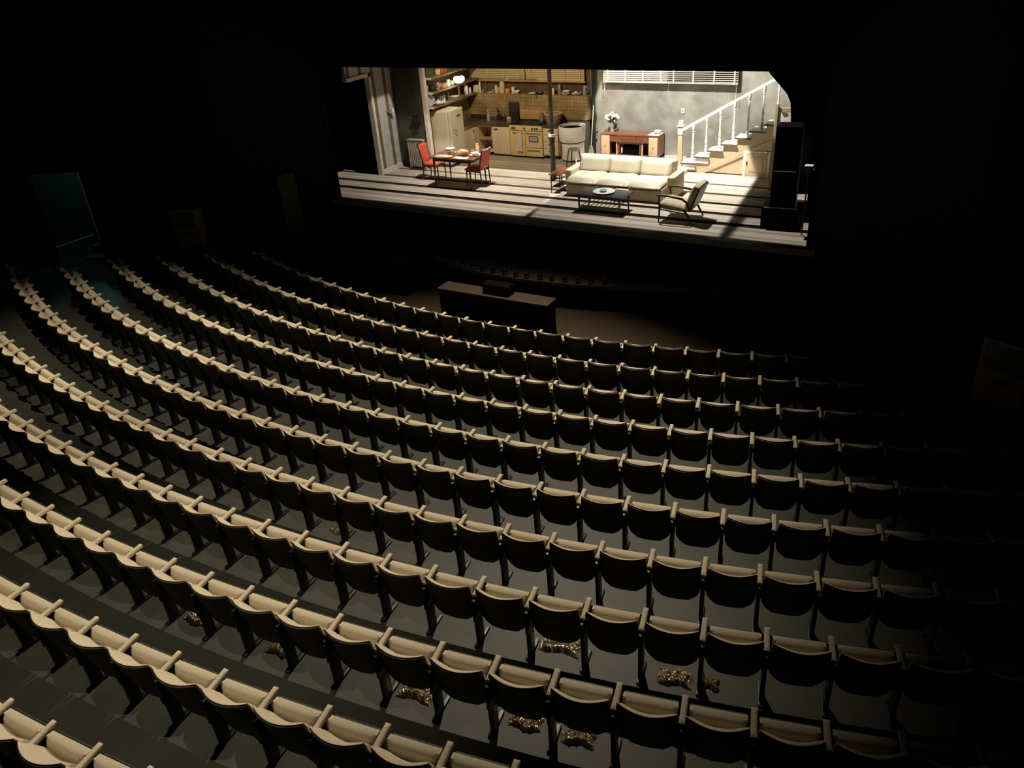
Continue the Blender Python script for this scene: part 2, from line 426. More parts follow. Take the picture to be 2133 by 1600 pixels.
qd(al, dpt(s0,.13,2.4), dpt(s1,.13,2.4), dpt(s1,tb,2.4), dpt(s0,tb,2.4))
S('wall_exit_lobby', al, M['teal'], smooth=False, norm=False)
fl = MB(); qd(fl, dpt(s0,-.02,FD), dpt(s1,-.02,FD), dpt(s1,tb,FD), dpt(s0,tb,FD)); S('floor_exit_lobby', fl, M['aud'], smooth=False, norm=False)
fr = MB()
for s in (DOOR0,): fr.cyl(dpt(s, -.03, FD), dpt(s, -.03, 1.42), .022, seg=8)
S('trim_4', fr, mat('door_frame_metal', (.6,.6,.57), .5))
t = thing('handrail', 'pale sloping handrail inside the green lit exit doorway', 'handrail', dpt(DOOR0+.6, 1.1, FD))
b0 = Vector(dpt(DOOR0+.6, 1.1, FD))
L_ = lambda p: Vector(p)-b0
MB().cyl(L_(dpt(4.25, 1.0, -.40)), L_(dpt(5.1, .42, -.53)), .024, seg=8).build('rail', M['trimw'], t)
for s, tt, z in ((4.3, .966, .49), (5.05, .454, .375)): MB().cyl(L_(dpt(s, tt, FD)), L_(dpt(s, tt, FD+z)), .018, seg=8).build('post', M['dark'], t)
for k in range(2):
    q = dpt(3.88, .45+.40*k, FD)
    tag(MB().box((0,0,.08+.08*k), (.66, .36, .16+.16*k), .012).build('step_block', M['acm'], loc=q, rot=(0,0,ang_w)), ['low grey step block just inside the left exit doorway', 'taller grey step block further inside the left exit doorway'][k], 'step', 'steps in the exit doorway')

# standing air conditioners
def aircon(name, loc, rz, label):
    t = thing(name, label, 'air conditioner', loc, rz, 'floor standing air conditioners by the walls')
    MB().box((0,0,.8), (.62,.36,1.6), .02).build('body', M['acm'], t)
    MB().box((0,-.185,1.37), (.52,.02,.36), .005).build('grille_recess', M['dark'], t)
    g = MB()
    for k in range(5): g.box((0,-.2,1.23+.07*k), (.5,.015,.016), .003)
    g.build('louver', M['acm'], t)
    MB().box((0,-.19,1.05), (.2,.012,.07), .004).build('control_panel', M['dark'], t)
    MB().box((0,-.19,.35), (.5,.012,.5), .004).build('lower_panel', M['acm'], t)
    return t
aircon('air_conditioner', (-9.99, -3.27, -1.06), math.radians(23), 'tall beige floor air conditioner with louvers right of exit doorway')
aircon('air_conditioner', (6.55, -4.15, -1.02), math.radians(-23), 'dim floor air conditioner beside the far right wall')

# teal board in the wing left of the set
tag(MB().box((0,0,.75), (.06,.5,1.5), .01).build('wing_panel', M['teal'], loc=(-9.5, .75, .0), rot=(0,0,-.6)), 'dim teal panel standing in the dark wing left of the set', 'panel')

# ------------------------------------------------------------------ stage set walls
LX = -8.42
sw = MB(); sw.bb(LX-.1, LX, 2.05, 2.92, 0, 3.3); sw.bb(LX-.1, LX, 1.13, 2.05, 2.62, 3.3)
S('wall_set_left', sw, M['stripew'], smooth=False)
S('trim_5', MB().bb(LX-.11, LX+.035, 1.98, 2.07, 0, 2.63).bb(LX-.11, LX+.035, 1.12, 2.07, 2.55, 2.64), M['trimw'], smooth=False)
S('baseboard_left', MB().bb(LX, LX+.03, 2.08, 2.92, 0, .13), M['trimw'], smooth=False)
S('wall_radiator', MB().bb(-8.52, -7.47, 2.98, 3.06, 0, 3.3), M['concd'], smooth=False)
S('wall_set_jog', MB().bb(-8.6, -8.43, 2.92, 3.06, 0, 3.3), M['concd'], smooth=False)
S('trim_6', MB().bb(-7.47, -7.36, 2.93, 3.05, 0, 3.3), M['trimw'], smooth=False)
S('wall_kitchen_left', MB().bb(-7.62, -7.5, 3.05, 5.6, 0, 1.58, mi=0).bb(-7.62, -7.5, 3.05, 5.6, 1.58, 3.3, mi=1), [M['tile'], M['brownwall']], smooth=False)
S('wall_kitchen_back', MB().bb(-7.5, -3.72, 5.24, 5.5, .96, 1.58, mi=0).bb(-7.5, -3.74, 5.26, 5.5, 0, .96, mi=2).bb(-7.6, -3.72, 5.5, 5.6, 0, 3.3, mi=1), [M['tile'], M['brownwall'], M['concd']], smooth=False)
S('wall_set_back', MB().bb(-3.72, 2.2, 5.45, 5.6, 0, 3.3), M['conc'], smooth=False)
S('baseboard_back', MB().bb(-1.6, -1.0, 5.40, 5.45, 0, .1), M['trimw'], smooth=False)
S('wall_set_right', MB().bb(2.1, 2.2, 3.2, 5.45, 0, 3.3), M['conc'], smooth=False)

# blinds: each a thing with slats, ladder tapes, bottom rail
def blind(x0, x1, y, z0, z1, m, tapes, closed, label, slat_h=.048, cords=()):
    cx = (x0+x1)/2; t = thing('venetian_blind', label, 'blind', (cx, y, z0), 0, 'blinds across the back of the set')
    n = int((z1-z0)/slat_h); g = MB()
    for k in range(n):
        z = .045+slat_h*k
        if closed: g.box((0, 0, z), (x1-x0, .005, slat_h*1.12), 0, Matrix.Rotation(math.radians(-38), 3, 'X'))
        else: g.box((0, 0, z), (x1-x0, .052, .0045), 0, Matrix.Rotation(math.radians(14), 3, 'X'))
    g.build('slat', m, t, smooth=False)
    MB().box((0, 0, .012), (x1-x0, .05, .024), .004).build('bottom_rail', m, t)
    for tx in tapes:
        MB().box((tx-cx, -.032, (z1-z0)/2), (.035, .004, z1-z0)).build('ladder_tape', m, t, smooth=False)
    for cxx, zl in cords:
        MB().cyl((cxx-cx, -.04, 0), (cxx-cx, -.04, -zl), .004, seg=6).cyl((cxx-cx, -.04, -zl-.06), (cxx-cx, -.04, -zl), .012, .006, seg=8).build('cord', M['trimw'], t)
    return t
ky = 5.40
blind(-7.50, -5.69, ky, 1.94, 3.2, M['blindk'], [-7.35, -6.85, -6.35, -5.85], True, 'tan closed venetian blind over the kitchen shelf, left of the pair')
blind(-5.66, -3.88, ky, 1.94, 3.2, M['blindk'], [-5.5, -4.98, -4.46, -4.0], True, 'tan closed venetian blind over the kitchen shelf, right of the pair behind the pole')
blind(-3.31, -1.55, 5.34, 1.93, 3.2, M['blind'], [-3.17, -2.68, -2.2, -1.72], True, 'cream closed venetian blind above the wooden console', cords=[(-3.26, .12)])
blind(-1.54, .25, 5.34, 1.93, 3.2, M['blind'], [-1.38, -.87, -.34, .16], False, 'cream venetian blind with open slats beside the staircase', cords=[(.22, .25)])
for i, (a, b) in enumerate([(-7.5, -3.88), (-1.54, .25)]):
    S('window_%d' % (i+1), MB().bb(a, b, 5.44 if i else 5.49, 5.448 if i else 5.498, 1.9, 3.25), M['dark'], smooth=False)
S('trim_7', MB().bb(-7.5, -3.86, 5.38, 5.5, 1.90, 1.935), M['woodt'], smooth=False)
# pale strips added to imitate the lit edges glimpsed under the header
for i, (a, b, y, z) in enumerate([(-7.3, -6.05, 4.6, 2.475), (-5.95, -5.2, 4.6, 2.475), (.25, .95, 4.6, 2.46)]):
    tag(MB().bb(a, b, y-.012, y+.012, z-.012, z+.012, .003).build('hanging_batten', M['trimw']), ['long pale batten under the header above the kitchen corner', 'short pale batten under the header above the kitchen stove', 'pale batten under the header above the stair blind'][i], 'batten', 'pale battens under the header')

# pipes and pole
t = thing('support_pole', 'dark round support pole with white collar in front of the stove', 'pole', (-3.63, 2.9, 0))
MB().cyl((0,0,1.1), (0,0,3.3), .052, seg=20).build('upper_tube', M['pipe'], t)
MB().cyl((0,0,0), (0,0,1.06), .066, seg=20).cyl((0,0,.98), (0,0,1.06), .078, seg=20).build('lower_tube', M['pipe'], t)
MB().cyl((0,0,1.06), (0,0,1.125), .088, seg=20).build('collar', M['white'], t)
MB().cyl((0,0,0), (0,0,.05), .09, seg=20).build('base', M['dark'], t)
t = thing('wall_pipe', 'black vertical drain pipe on the grey wall beside the broom', 'pipe', (-3.6, 5.34, 0))
MB().cyl((0,0,0), (0,0,3.3), .05, seg=16).build('tube', M['dark'], t)
MB().lathe([(.0,.9),(.06,.92),(.085,1.0),(.075,1.1),(.055,1.2),(0,1.22)], seg=16).build('joint', M['dark'], t)
MB().cyl((.03,-.03,.62), (.13,-.03,.66), .02, seg=8).build('valve', M['dark'], t)
t = thing('light_switch', 'white wall switch on the grey wall above the newel post', 'switch', (-1.15, 5.448, 1.25))
MB().box((0,-.008,0), (.085,.016,.125), .004).build('plate', M['trimw'], t); MB().box((0,-.02,0), (.018,.012,.03), .003).build('toggle', M['dark'], t)
t = thing('wall_telephone', 'dark wall telephone box on the grey wall above the radiator', 'telephone', (-7.72, 2.975, 1.35))
MB().box((0,-.05,0), (.19,.1,.28), .02).build('body', M['dark'], t); MB().cyl((-.1,-.1,.1), (.1,-.1,.1), .025, seg=10).build('receiver', M['dark'], t)
t = thing('wall_lamp', 'small chrome wall lamp on the striped wall', 'lamp', (LX, 2.60, 1.58))
MB().cyl((0,0,0), (.03,0,0), .05, seg=14).build('wall_plate', M['steel'], t)
MB().tube([(.03,0,0), (.08,.0,.0), (.1,.1,.02)], .014).build('arm', M['steel'], t)
MB().lathe([(.02,.05),(.045,-.05),(.0,-.05)], (.1,.11,.0), seg=12).build('lamp_shade', M['white'], t)
# ------------------------------------------------------------------ kitchen
def fridge():
    t = thing('refrigerator', 'rounded cream refrigerator at the end of the kitchen shelves', 'refrigerator', (-7.17, 3.52, 0))
    MB().bb(-.3, .27, -.33, .33, .06, 1.5, .075, seg=5).build('body', M['fridge'], t)
    MB().bb(.275, .345, -.335, .335, .2, 1.5, .034, seg=4).build('door', M['fridge'], t)
    MB().bb(.345, .36, -.02, .18, 1.30, 1.345, .006).build('name_plate', M['brass'], t)
    MB().tube([(.35,-.22,.98),(.40,-.22,.98),(.41,-.14,.96),(.40,-.12,.9)], .014).build('handle', M['steel'], t)
    MB().bb(-.28, .26, -.31, .31, 0, .06).build('plinth', M['dark'], t)
    return t
fridge()
# left run along the wall, carcass with two plain fronts
t = thing('base_cabinet', 'cream base cabinet in the corner beside the refrigerator', 'cabinet', (-7.22, 4.28, 0), 0, 'kitchen base cabinets')
MB().bb(-.27, .25, -.37, .34, .1, .85).build('body', M['cream'], t, smooth=False)
for k in range(2): MB().bb(.25, .275, -.365+.355*k, -.02+.355*k, .11, .83, .006).build('door', M['cream'], t)
MB().bb(-.25, .2, -.35, .33, 0, .1).build('plinth', M['dark'], t, smooth=False)
# open cabinet
t = thing('open_cabinet', 'kitchen cabinet with open dark compartment and one shelf', 'cabinet', (-6.68, 4.94, 0), 0, 'kitchen base cabinets')
b = MB(); b.bb(-.26, -.235, -.29, .28, .1, .85); b.bb(.235, .26, -.29, .28, .1, .85); b.bb(-.26, .26, .26, .285, .1, .85); b.bb(-.26, .26, -.29, .28, .1, .12); b.bb(-.26, .26, -.29, .28, .8, .85)
b.build('body', M['cream'], t, smooth=False)
MB().bb(-.23, .23, -.25, .26, .43, .45).build('shelf', M['woodt'], t)
MB().bb(-.2, .26, -.22, .26, 0, .1).build('plinth', M['dark'], t, smooth=False)
MB().bb(-.262, -.242, -.54, -.30, .12, .8, .005).build('door', M['cream'], t)
MB().sphere((-.225, -.52, .72), .022).build('knob', M['dark'], t)
# white panelled appliance
t = thing('base_cabinet', 'wide cream cabinet with plain door left of the stove', 'cabinet', (-6.135, 4.94, 0), 0, 'kitchen base cabinets')
MB().bb(-.28, .28, -.28, .28, .06, .85).build('body', M['cream'], t, smooth=False)
MB().bb(-.275, .275, -.31, -.28, .065, .83, .008).build('door', M['cream'], t)
MB().bb(-.22, -.1, -.325, -.31, .735, .77, .005).build('handle', M['dark'], t)
MB().bb(-.27, .27, -.23, .26, 0, .06).build('plinth', M['dark'], t, smooth=False)
# stove
t = thing('stove', 'yellowed enamel range stove with oven window and row of knobs', 'stove', (-5.33, 4.93, 0))
MB().bb(-.51, .51, -.29, .29, .05, .88, .01).build('body', M['creamy'], t)
MB().bb(-.51, .51, -.335, -.29, .76, .885, .008).build('control_panel', M['creamy'], t)
for kx in (-.40, -.33, -.02, .22, .30, .37): MB().cyl((kx,-.335,.82), (kx,-.365,.82), .026, .022, seg=12).build('knob', M['dark'], t)
MB().bb(-.50, -.03, -.325, -.29, .06, .74, .01).build('cupboard_door', M['creamy'], t)
d = MB().bb(-.01, .50, -.325, -.29, .30, .74, .01).build('oven_door', M['creamy'], t)
MB().bb(.1, .39, -.335, -.325, .46, .62, .01).build('window', M['dark'], d)
MB().bb(.12, .37, -.338, -.334, .48, .60, .004).build('glass', mat('oven_glass', (.35,.34,.30), .15), d)
MB().cyl((.02,-.36,.70), (.46,-.36,.70), .011, seg=8).cyl((.03,-.36,.70), (.03,-.325,.70), .009).cyl((.45,-.36,.70), (.45,-.325,.70), .009).build('handle', M['steel'], d)
d = MB().bb(-.01, .50, -.325, -.29, .06, .28, .01).build('drawer', M['creamy'], t)
MB().cyl((.04,-.355,.24), (.44,-.355,.24), .011, seg=8).cyl((.05,-.355,.24), (.05,-.325,.24), .009).cyl((.43,-.355,.24), (.43,-.325,.24), .009).build('handle', M['steel'], d)
MB().cyl((-.40,-.355,.70), (-.06,-.355,.70), .011, seg=8).build('towel_rail', M['steel'], t)
MB().bb(-.5, .5, -.27, .27, .885, .892).build('hob', M['dark'], t)
for hx in (-.3, .08, .36): MB().cyl((hx,-.02,.892), (hx,-.02,.905), .1, seg=20).build('hot_plate', M['iron'], t)
g = MB()
for gx in (-.12, .22): g.bb(gx-.008, gx+.008, -.25, .25, .892, .91)
g.build('divider', M['steel'], t)
MB().bb(-.5, .5, -.2, .26, 0, .05).build('plinth', M['dark'], t, smooth=False)
def cloth_fn(u, v):
    x = -5.33 - .26 + .16*u + .02*math.sin(7*v)*v; z = .705 - .5*v
    y = 4.93 - .352 - .034 - .012*math.sin(u*9+2*v)*(.4+v)
    return (x, y, z)
def cloth_bk(u, v):
    p = cloth_fn(u, v); return (p[0], p[1]+.006, p[2])
tag(MB().slab(cloth_fn, cloth_bk, 14, 12).build('tea_towel', M['cloth'], norm=True), 'pale tea towel hanging from the rail on the stove front', 'towel')
# drawers
t = thing('drawer_unit', 'narrow cream unit of four drawers between stove and washing machine', 'drawers', (-4.58, 4.94, 0), 0, 'kitchen base cabinets')
MB().bb(-.225, .225, -.28, .28, .1, .85).build('body', M['cream'], t, smooth=False)
for k in range(4):
    z0 = .115+.183*k
    d = MB().bb(-.22, .22, -.305, -.28, z0, z0+.173, .008).build('drawer', M['cream'], t)
    MB().bb(-.06, .06, -.325, -.305, z0+.1, z0+.135, .006).build('handle', M['dark'], d)
MB().bb(-.2, .2, -.22, .26, 0, .1).build('plinth', M['dark'], t, smooth=False)
# worktops
ct = mat('dark_worktop', (.06,.045,.03), .35, rgb2=(.10,.075,.05), scale=5)
wt = MB(); wt.prism([(-7.49, 3.9), (-6.93, 3.9), (-6.93, 4.6), (-5.86, 4.6), (-5.86, 5.23), (-7.49, 5.23)], 'z', .852, .895)
o = wt.build('worktop', ct, smooth=False); tag(o, 'dark brown L-shaped kitchen worktop running left from the stove', 'worktop', 'kitchen worktops')
MB().bb(-6.935, -6.918, 3.9, 4.62, .845, .9, .003).build('edge_strip', M['steel'], o)
o = MB().bb(-4.81, -4.36, 4.62, 5.23, .852, .895, .006).build('worktop', ct); tag(o, 'short dark worktop over the four drawers', 'worktop', 'kitchen worktops')
tag(MB().tube([(-7.2,3.878,.93),(-6.95,3.878,.935),(-6.88,3.878,.9),(-6.87,3.878,.8),(-6.9,3.878,.4),(-6.9,3.878,.0)], .017).build('sink_pipe', M['dark']), 'bent dark metal pipe at the worktop end by the refrigerator', 'pipe')
# wall shelves on the left wall
for k, z in enumerate((1.62, 1.99, 2.36)):
    y0 = 3.06; d = .32
    o = MB().bb(-7.5, -7.5+d, y0, 5.22 if k == 0 else 5.36, z-.045, z, .006).build('wall_shelf', M['shelf']); o['kind'] = 'thing'
    tag(o, ['lowest long shelf on the kitchen side wall above the refrigerator', 'middle long shelf on the kitchen side wall', 'highest long shelf on the kitchen side wall'][k], 'shelf', 'long shelves on the kitchen side wall')
    MB().bb(-7.5, -7.5+d-.01, y0-.03, y0-.001, z-.05, z+.002, .004).build('end_trim', M['trimw'], o)
# washing machine: flared upper drum over lower drum
t = thing('washing_machine', 'white round tub washing machine with open dark top', 'washing machine', (-3.98, 4.76, 0))
MB().lathe([(.0,.05),(.30,.05),(.315,.08),(.325,.50),(0,.50)], seg=32).build('lower_drum', M['white'], t)
MB().lathe([(.0,.525),(.34,.525),(.352,.54),(.362,.90),(.35,.925),(.328,.92),(.325,.72),(0,.70)], seg=32).build('tub', M['white'], t)
MB().lathe([(.0,.5),(.335,.5),(.335,.525),(0,.525)], seg=32).build('seam_band', M['dark'], t)
MB().lathe([(.0,.705),(.32,.705),(.322,.85),(.31,.85),(.30,.715),(0,.715)], seg=32).build('tub_liner', M['black'], t)
MB().box((-.26,-.235,.34), (.16,.03,.34), .008, Matrix.Rotation(math.radians(-48), 3, 'Z')).build('control_box', M['wood'], t)
MB().lathe([(0,0),(.26,0),(.28,.05),(0,.05)], seg=32).build('base', M['dark'], t)
t = thing('stool', 'small grey wooden stool in front of the washing machine', 'stool', (-3.68, 4.20, 0))
MB().cyl((0,0,.42), (0,0,.455), .165, .16, seg=20).build('seat', mat('grey_wood', (.22,.20,.16), .7, rgb2=(.3,.27,.22)), t)
for sx, sy in ((-1,-1),(1,-1),(1,1),(-1,1)): MB().cyl((.1*sx,.1*sy,.42), (.15*sx,.15*sy,0), .02, .016, seg=10).build('leg', M['trimw'] if sx > 0 and sy < 0 else M['pipe'], t)
t = thing('broom', 'straw broom with long pale handle leaning on the back wall', 'broom', (-3.60, 5.13, 0))
MB().cyl((0,0,.30), (.03,.14,1.35), .014, seg=10).build('handle', M['cush'], t)
MB().sheet(lambda u, v: ((.045+.085*v)*math.cos(2*PI*u), -.04*v+(.03+.012*v)*math.sin(2*PI*u), .30-.29*v), 18, 6, closed_u=True).build('bristles', M['straw'], t)
MB().cyl((0,0,.27), (.004,.008,.33), .048, .03, seg=14).build('binding', M['straw'], t)
# radiator
t = thing('radiator', 'cream cast iron column radiator on the dark grey wall', 'radiator', (-7.79, 2.86, 0))
for k in range(9):
    x = -.24+.06*k
    MB().bb(x-.021, x+.021, -.06, .06, .06, .78, .018, seg=3).build('column', M['radi'], t)
MB().bb(-.26, .26, -.07, .07, .775, .80, .008).build('top_cover', M['radi'], t)
MB().cyl((.25,0,.70), (.36,0,.70), .016, seg=8).build('valve', M['radi'], t)
for k in (-.24, .24): MB().bb(k-.02, k+.02, -.05, .05, 0, .07).build('foot', M['radi'], t)
# ------------------------------------------------------------------ console
t = thing('radio_console', 'red-brown wooden radiogram console with tan end doors against the grey wall', 'console', (-2.43, 5.19, 0))
c = MB(); c.bb(-.82, .82, -.22, .22, .66, .70); c.bb(-.82, -.795, -.22, .22, .12, .66); c.bb(.795, .82, -.22, .22, .12, .66); c.bb(-.82, .82, .19, .22, .12, .66); c.bb(-.82, .82, -.22, .22, .12, .16)
c.build('carcass', M['wood'], t, smooth=False)
MB().bb(-.81, .81, -.2, .2, 0, .12).build('plinth', M['woodd'], t, smooth=False)
for s in (-1, 1):
    d = MB().bb(s*.67-.12, s*.67+.12, -.24, -.2, .17, .65, .006).build('end_door', M['panel'], t)
    MB().sphere((s*.67, -.25, .41), .018).build('knob', M['brass'], d)
    MB().bb(s*.54-.012, s*.54+.012, -.22, .18, .16, .66).build('divider', M['woodd'], t)
for a, b in ((-.53, .18), (.19, .53)):
    d = MB().bb(a, b, -.235, -.2, .50, .645, .006).build('drawer', M['wood'], t)
    MB().sphere(((a+b)/2, -.245, .57), .014).build('knob', M['woodd'], d)
for x in (-.36, -.30, .30, .36): MB().bb(x-.016, x+.016, -.21, -.17, .16, .50).build('slat', M['wood'] if abs(x) < .33 else M['panel'], t)
MB().bb(-.25, .24, -.15, .12, .18, .37, .008).build('radio', M['black'], t)
MB().bb(-.25, -.21, -.165, -.15, .20, .36, .004).build('dial', M['paper'], t)
MB().bb(-.28, .28, -.21, .18, .455, .5).build('top_rail', M['wood'], t)
def drape(x0, x1, y0, y1, z, drop):
    def f(u, v):
        return (x0+(x1-x0)*u, y0+(y1-y0)*v, z+.006+.002*math.sin(13*u)*math.sin(9*v))
    return f, lambda u, v: (x0+(x1-x0)*u, y0+(y1-y0)*v, z+.001)
f, g = drape(-1.93, -1.62, 5.0, 5.38, .70, 0)
tag(MB().slab(f, g, 10, 8).build('runner_cloth', M['white']), 'white folded cloth on the right end of the console', 'cloth')
tag(MB().lathe([(0,.712),(.06,.712),(.10,.76),(.105,.78),(.095,.78),(.05,.725),(0,.722)], (-1.74,5.24,-.003), 18).build('bowl', M['plate']), 'small white bowl on the cloth at the console end', 'bowl')
t = thing('flower_vase', 'glass vase of white flowers on the left end of the console', 'vase', (-2.99, 5.17, .70))
MB().lathe([(0,0),(.05,0),(.055,.02),(.045,.1),(.075,.26),(.07,.26),(.04,.1),(.045,.02),(0,.015)], seg=18).build('glass_body', M['glass'], t)
rs = random.Random(3); st = MB()
heads = []
for k in range(34):
    a = rs.uniform(0, 2*PI); rr = math.sqrt(rs.random())*.19; z = .46 - rr*rr*3.2 + rs.uniform(-.04,.05)
    heads.append((rr*math.cos(a), rr*math.sin(a)*.8, z))
for h in heads: st.tube([(0,0,.03), (h[0]*.3, h[1]*.3, .24), h], .0035, 5)
st.build('stem', M['leaf'], t)
lf = MB()
for k in range(40):
    a = rs.uniform(0, 2*PI); rr = rs.uniform(.02,.13); z = rs.uniform(.26,.38)
    lf.sphere((rr*math.cos(a), rr*math.sin(a), z), .03, 6, 4, sc3=(1.0,.5,.35))
lf.build('foliage', M['leaf'], t)
for h in heads: MB().sphere(h, rs.uniform(.026,.036), 8, 5, sc3=(1,1,.75)).build('flower', M['petal'], t)
# ------------------------------------------------------------------ sofa
t = thing('sofa', 'long cream three-seat sofa with loose cushions facing the audience', 'sofa', (-1.5, 2.25, 0))
MB().bb(-1.19, 1.17, -.50, .36, .02, .30, .03).build('frame', M['cush'], t)
MB().bb(-1.185, 1.165, -.545, -.50, .02, .27, .01).build('skirt', M['cush'], t)
for k in range(3):
    x0 = -1.17+.775*k; x1 = x0+.765
    def cu(x0=x0, x1=x1):
        def f(u, v):
            e = (1-(2*u-1)**6)*(1-(2*v-1)**6)
            return (x0+(x1-x0)*u, -.60+.78*v+(.02*math.sin(PI*u) if v < .1 else 0), .36+.10*max(e,0)**.35+.012*math.sin(5*u+3*v))
        def g(u, v): return (x0+(x1-x0)*u, -.60+.78*v, .30+.05*(1-max((1-(2*u-1)**6)*(1-(2*v-1)**6),0)**.4))
        return f, g
    f, g = cu(); MB().slab(f, g, 18, 18).build('seat_cushion', M['sofa'], t, ang=60)
    bx0, bx1 = x0+.0, x1
    def bk(u, v, x0=bx0, x1=bx1):
        e = max((1-(2*u-1)**6)*(1-(2*v-1)**6), 0)**.4
        return (x0+(x1-x0)*u, .18+.12*v-.10*e, .43+.33*v)
    def bk2(u, v, x0=bx0, x1=bx1): return (x0+(x1-x0)*u, .24+.12*v, .43+.33*v)
    MB().slab(bk, bk2, 18, 14).build('back_cushion', M['sofa'], t, ang=60)
MB().bb(-1.20, 1.18, .29, .52, .05, .755, .06, seg=4).build('backrest', M['sofa'], t)
for s in (-1, 1):
    x0 = -1.36 if s < 0 else 1.185
    MB().bb(x0, x0+.175, -.25, .46, .02, .53, .05, seg=4).build('arm', M['cush'] if s > 0 else M['sofa'], t)
MB().slab(lambda u, v: (.40+.40*u-.35, -.66+.13*v, .235+.055*max((1-(2*u-1)**4)*(1-(2*v-1)**4),0)**.5), lambda u, v: (.40+.40*u-.35, -.66+.13*v, .222), 12, 8).build('loose_cover', M['sofa'], t)
# side table
t = thing('side_table', 'small red-topped side table at the left sofa arm', 'table', (-2.98, 2.08, 0))
MB().bb(-.19, .12, -.34, .34, .44, .465, .008).build('tabletop', M['wood'], t)
for sx in (-.15, .08):
    for sy in (-.28, .28): MB().cyl((sx,sy,.44), (sx,sy,0), .014, .011, seg=8).build('leg', M['woodd'], t)
MB().bb(-.15, .08, -.28, .28, .14, .155, .004).build('lower_shelf', M['woodd'], t)
# coffee table
t = thing('coffee_table', 'low black coffee table with slatted lower shelf before the sofa', 'table', (-1.37, .90, 0))
MB().bb(-.58, .58, -.28, .31, .375, .40, .012).build('tabletop', M['ebony'], t)
MB().bb(-.52, .52, -.24, .27, .34, .375).build('apron', M['ebony'], t, smooth=False)
for sx in (-.48, .48):
    for sy in (-.26, .26): MB().cyl((sx,sy,.37), (sx,sy,0), .026, .017, seg=10).build('leg', M['ebony'], t)
for sy in (-.26, .26): MB().cyl((-.48,sy,.16), (.48,sy,.16), .011, seg=8).build('shelf_rail', M['ebony'], t)
for k in range(9):
    x = -.40+.1*k; MB().cyl((x,-.26,.165), (x,.26,.165), .009, seg=6).build('shelf_slat', M['ebony'], t)
tag(MB().lathe([(0,.402),(.10,.402),(.235,.43),(.245,.437),(.235,.44),(.10,.412),(0,.412)], (-1.37,.92,0), 32).build('platter', M['plate']), 'large round white platter on the black coffee table', 'platter')
tag(MB().lathe([(0,.413),(.05,.413),(.085,.455),(.08,.457),(.045,.423),(0,.422)], (-1.40,.95,.0), 20).build('small_dish', M['plateb']), 'small pale dish sitting inside the white platter', 'dish')
# armchair faces left
t = thing('armchair', 'wooden-framed easy chair with tan cushions at the right end of the coffee table', 'armchair', (.43, .86, 0), 0)
def ch(p): return p
for sy in (-.35, .35):
    MB().tube([(-.38,sy,0), (-.36,sy,.3), (-.385,sy,.56)], [.016,.024,.018], 8).build('front_leg', M['woodd'], t)
    MB().tube([(.36,sy,0), (.24,sy,.20), (.16,sy,.30)], [.015,.026,.024], 8).build('rear_leg', M['woodd'], t)
    MB().tube([(-.43,sy,.565), (-.2,sy,.575), (.12,sy,.53), (.22,sy,.46), (.28,sy,.28)], [.02,.026,.026,.022,.02], 8).build('arm', M['woodd'], t)
    MB().tube([(-.36,sy*.97,.28), (.24,sy*.97,.22)], .02, 8).build('side_rail', M['woodd'], t)
MB().cyl((-.36,-.35,.27), (-.36,.35,.27), .018, seg=8).build('front_rail', M['woodd'], t)
MB().slab(lambda u, v: (-.40+.60*u, -.31+.62*v, .385-.075*u+.05*max((1-(2*u-1)**6)*(1-(2*v-1)**6),0)**.4), lambda u, v: (-.40+.60*u, -.31+.62*v, .315-.075*u), 14, 14).build('seat_cushion', M['cush'], t, ang=60)
MB().slab(lambda u, v: (.17+.19*v-.06*max((1-(2*u-1)**6)*(1-(2*v-1)**8),0)**.4, -.30+.60*u, .30+.50*v), lambda u, v: (.255+.185*v, -.30+.60*u, .27+.50*v), 14, 14).build('back_cushion', M['cush'], t, ang=60)
MB().slab(lambda u, v: (.262+.185*v, -.29+.58*u, .27+.49*v), lambda u, v: (.285+.185*v, -.29+.58*u, .265+.48*v), 6, 6).build('back_frame', M['woodd'], t)
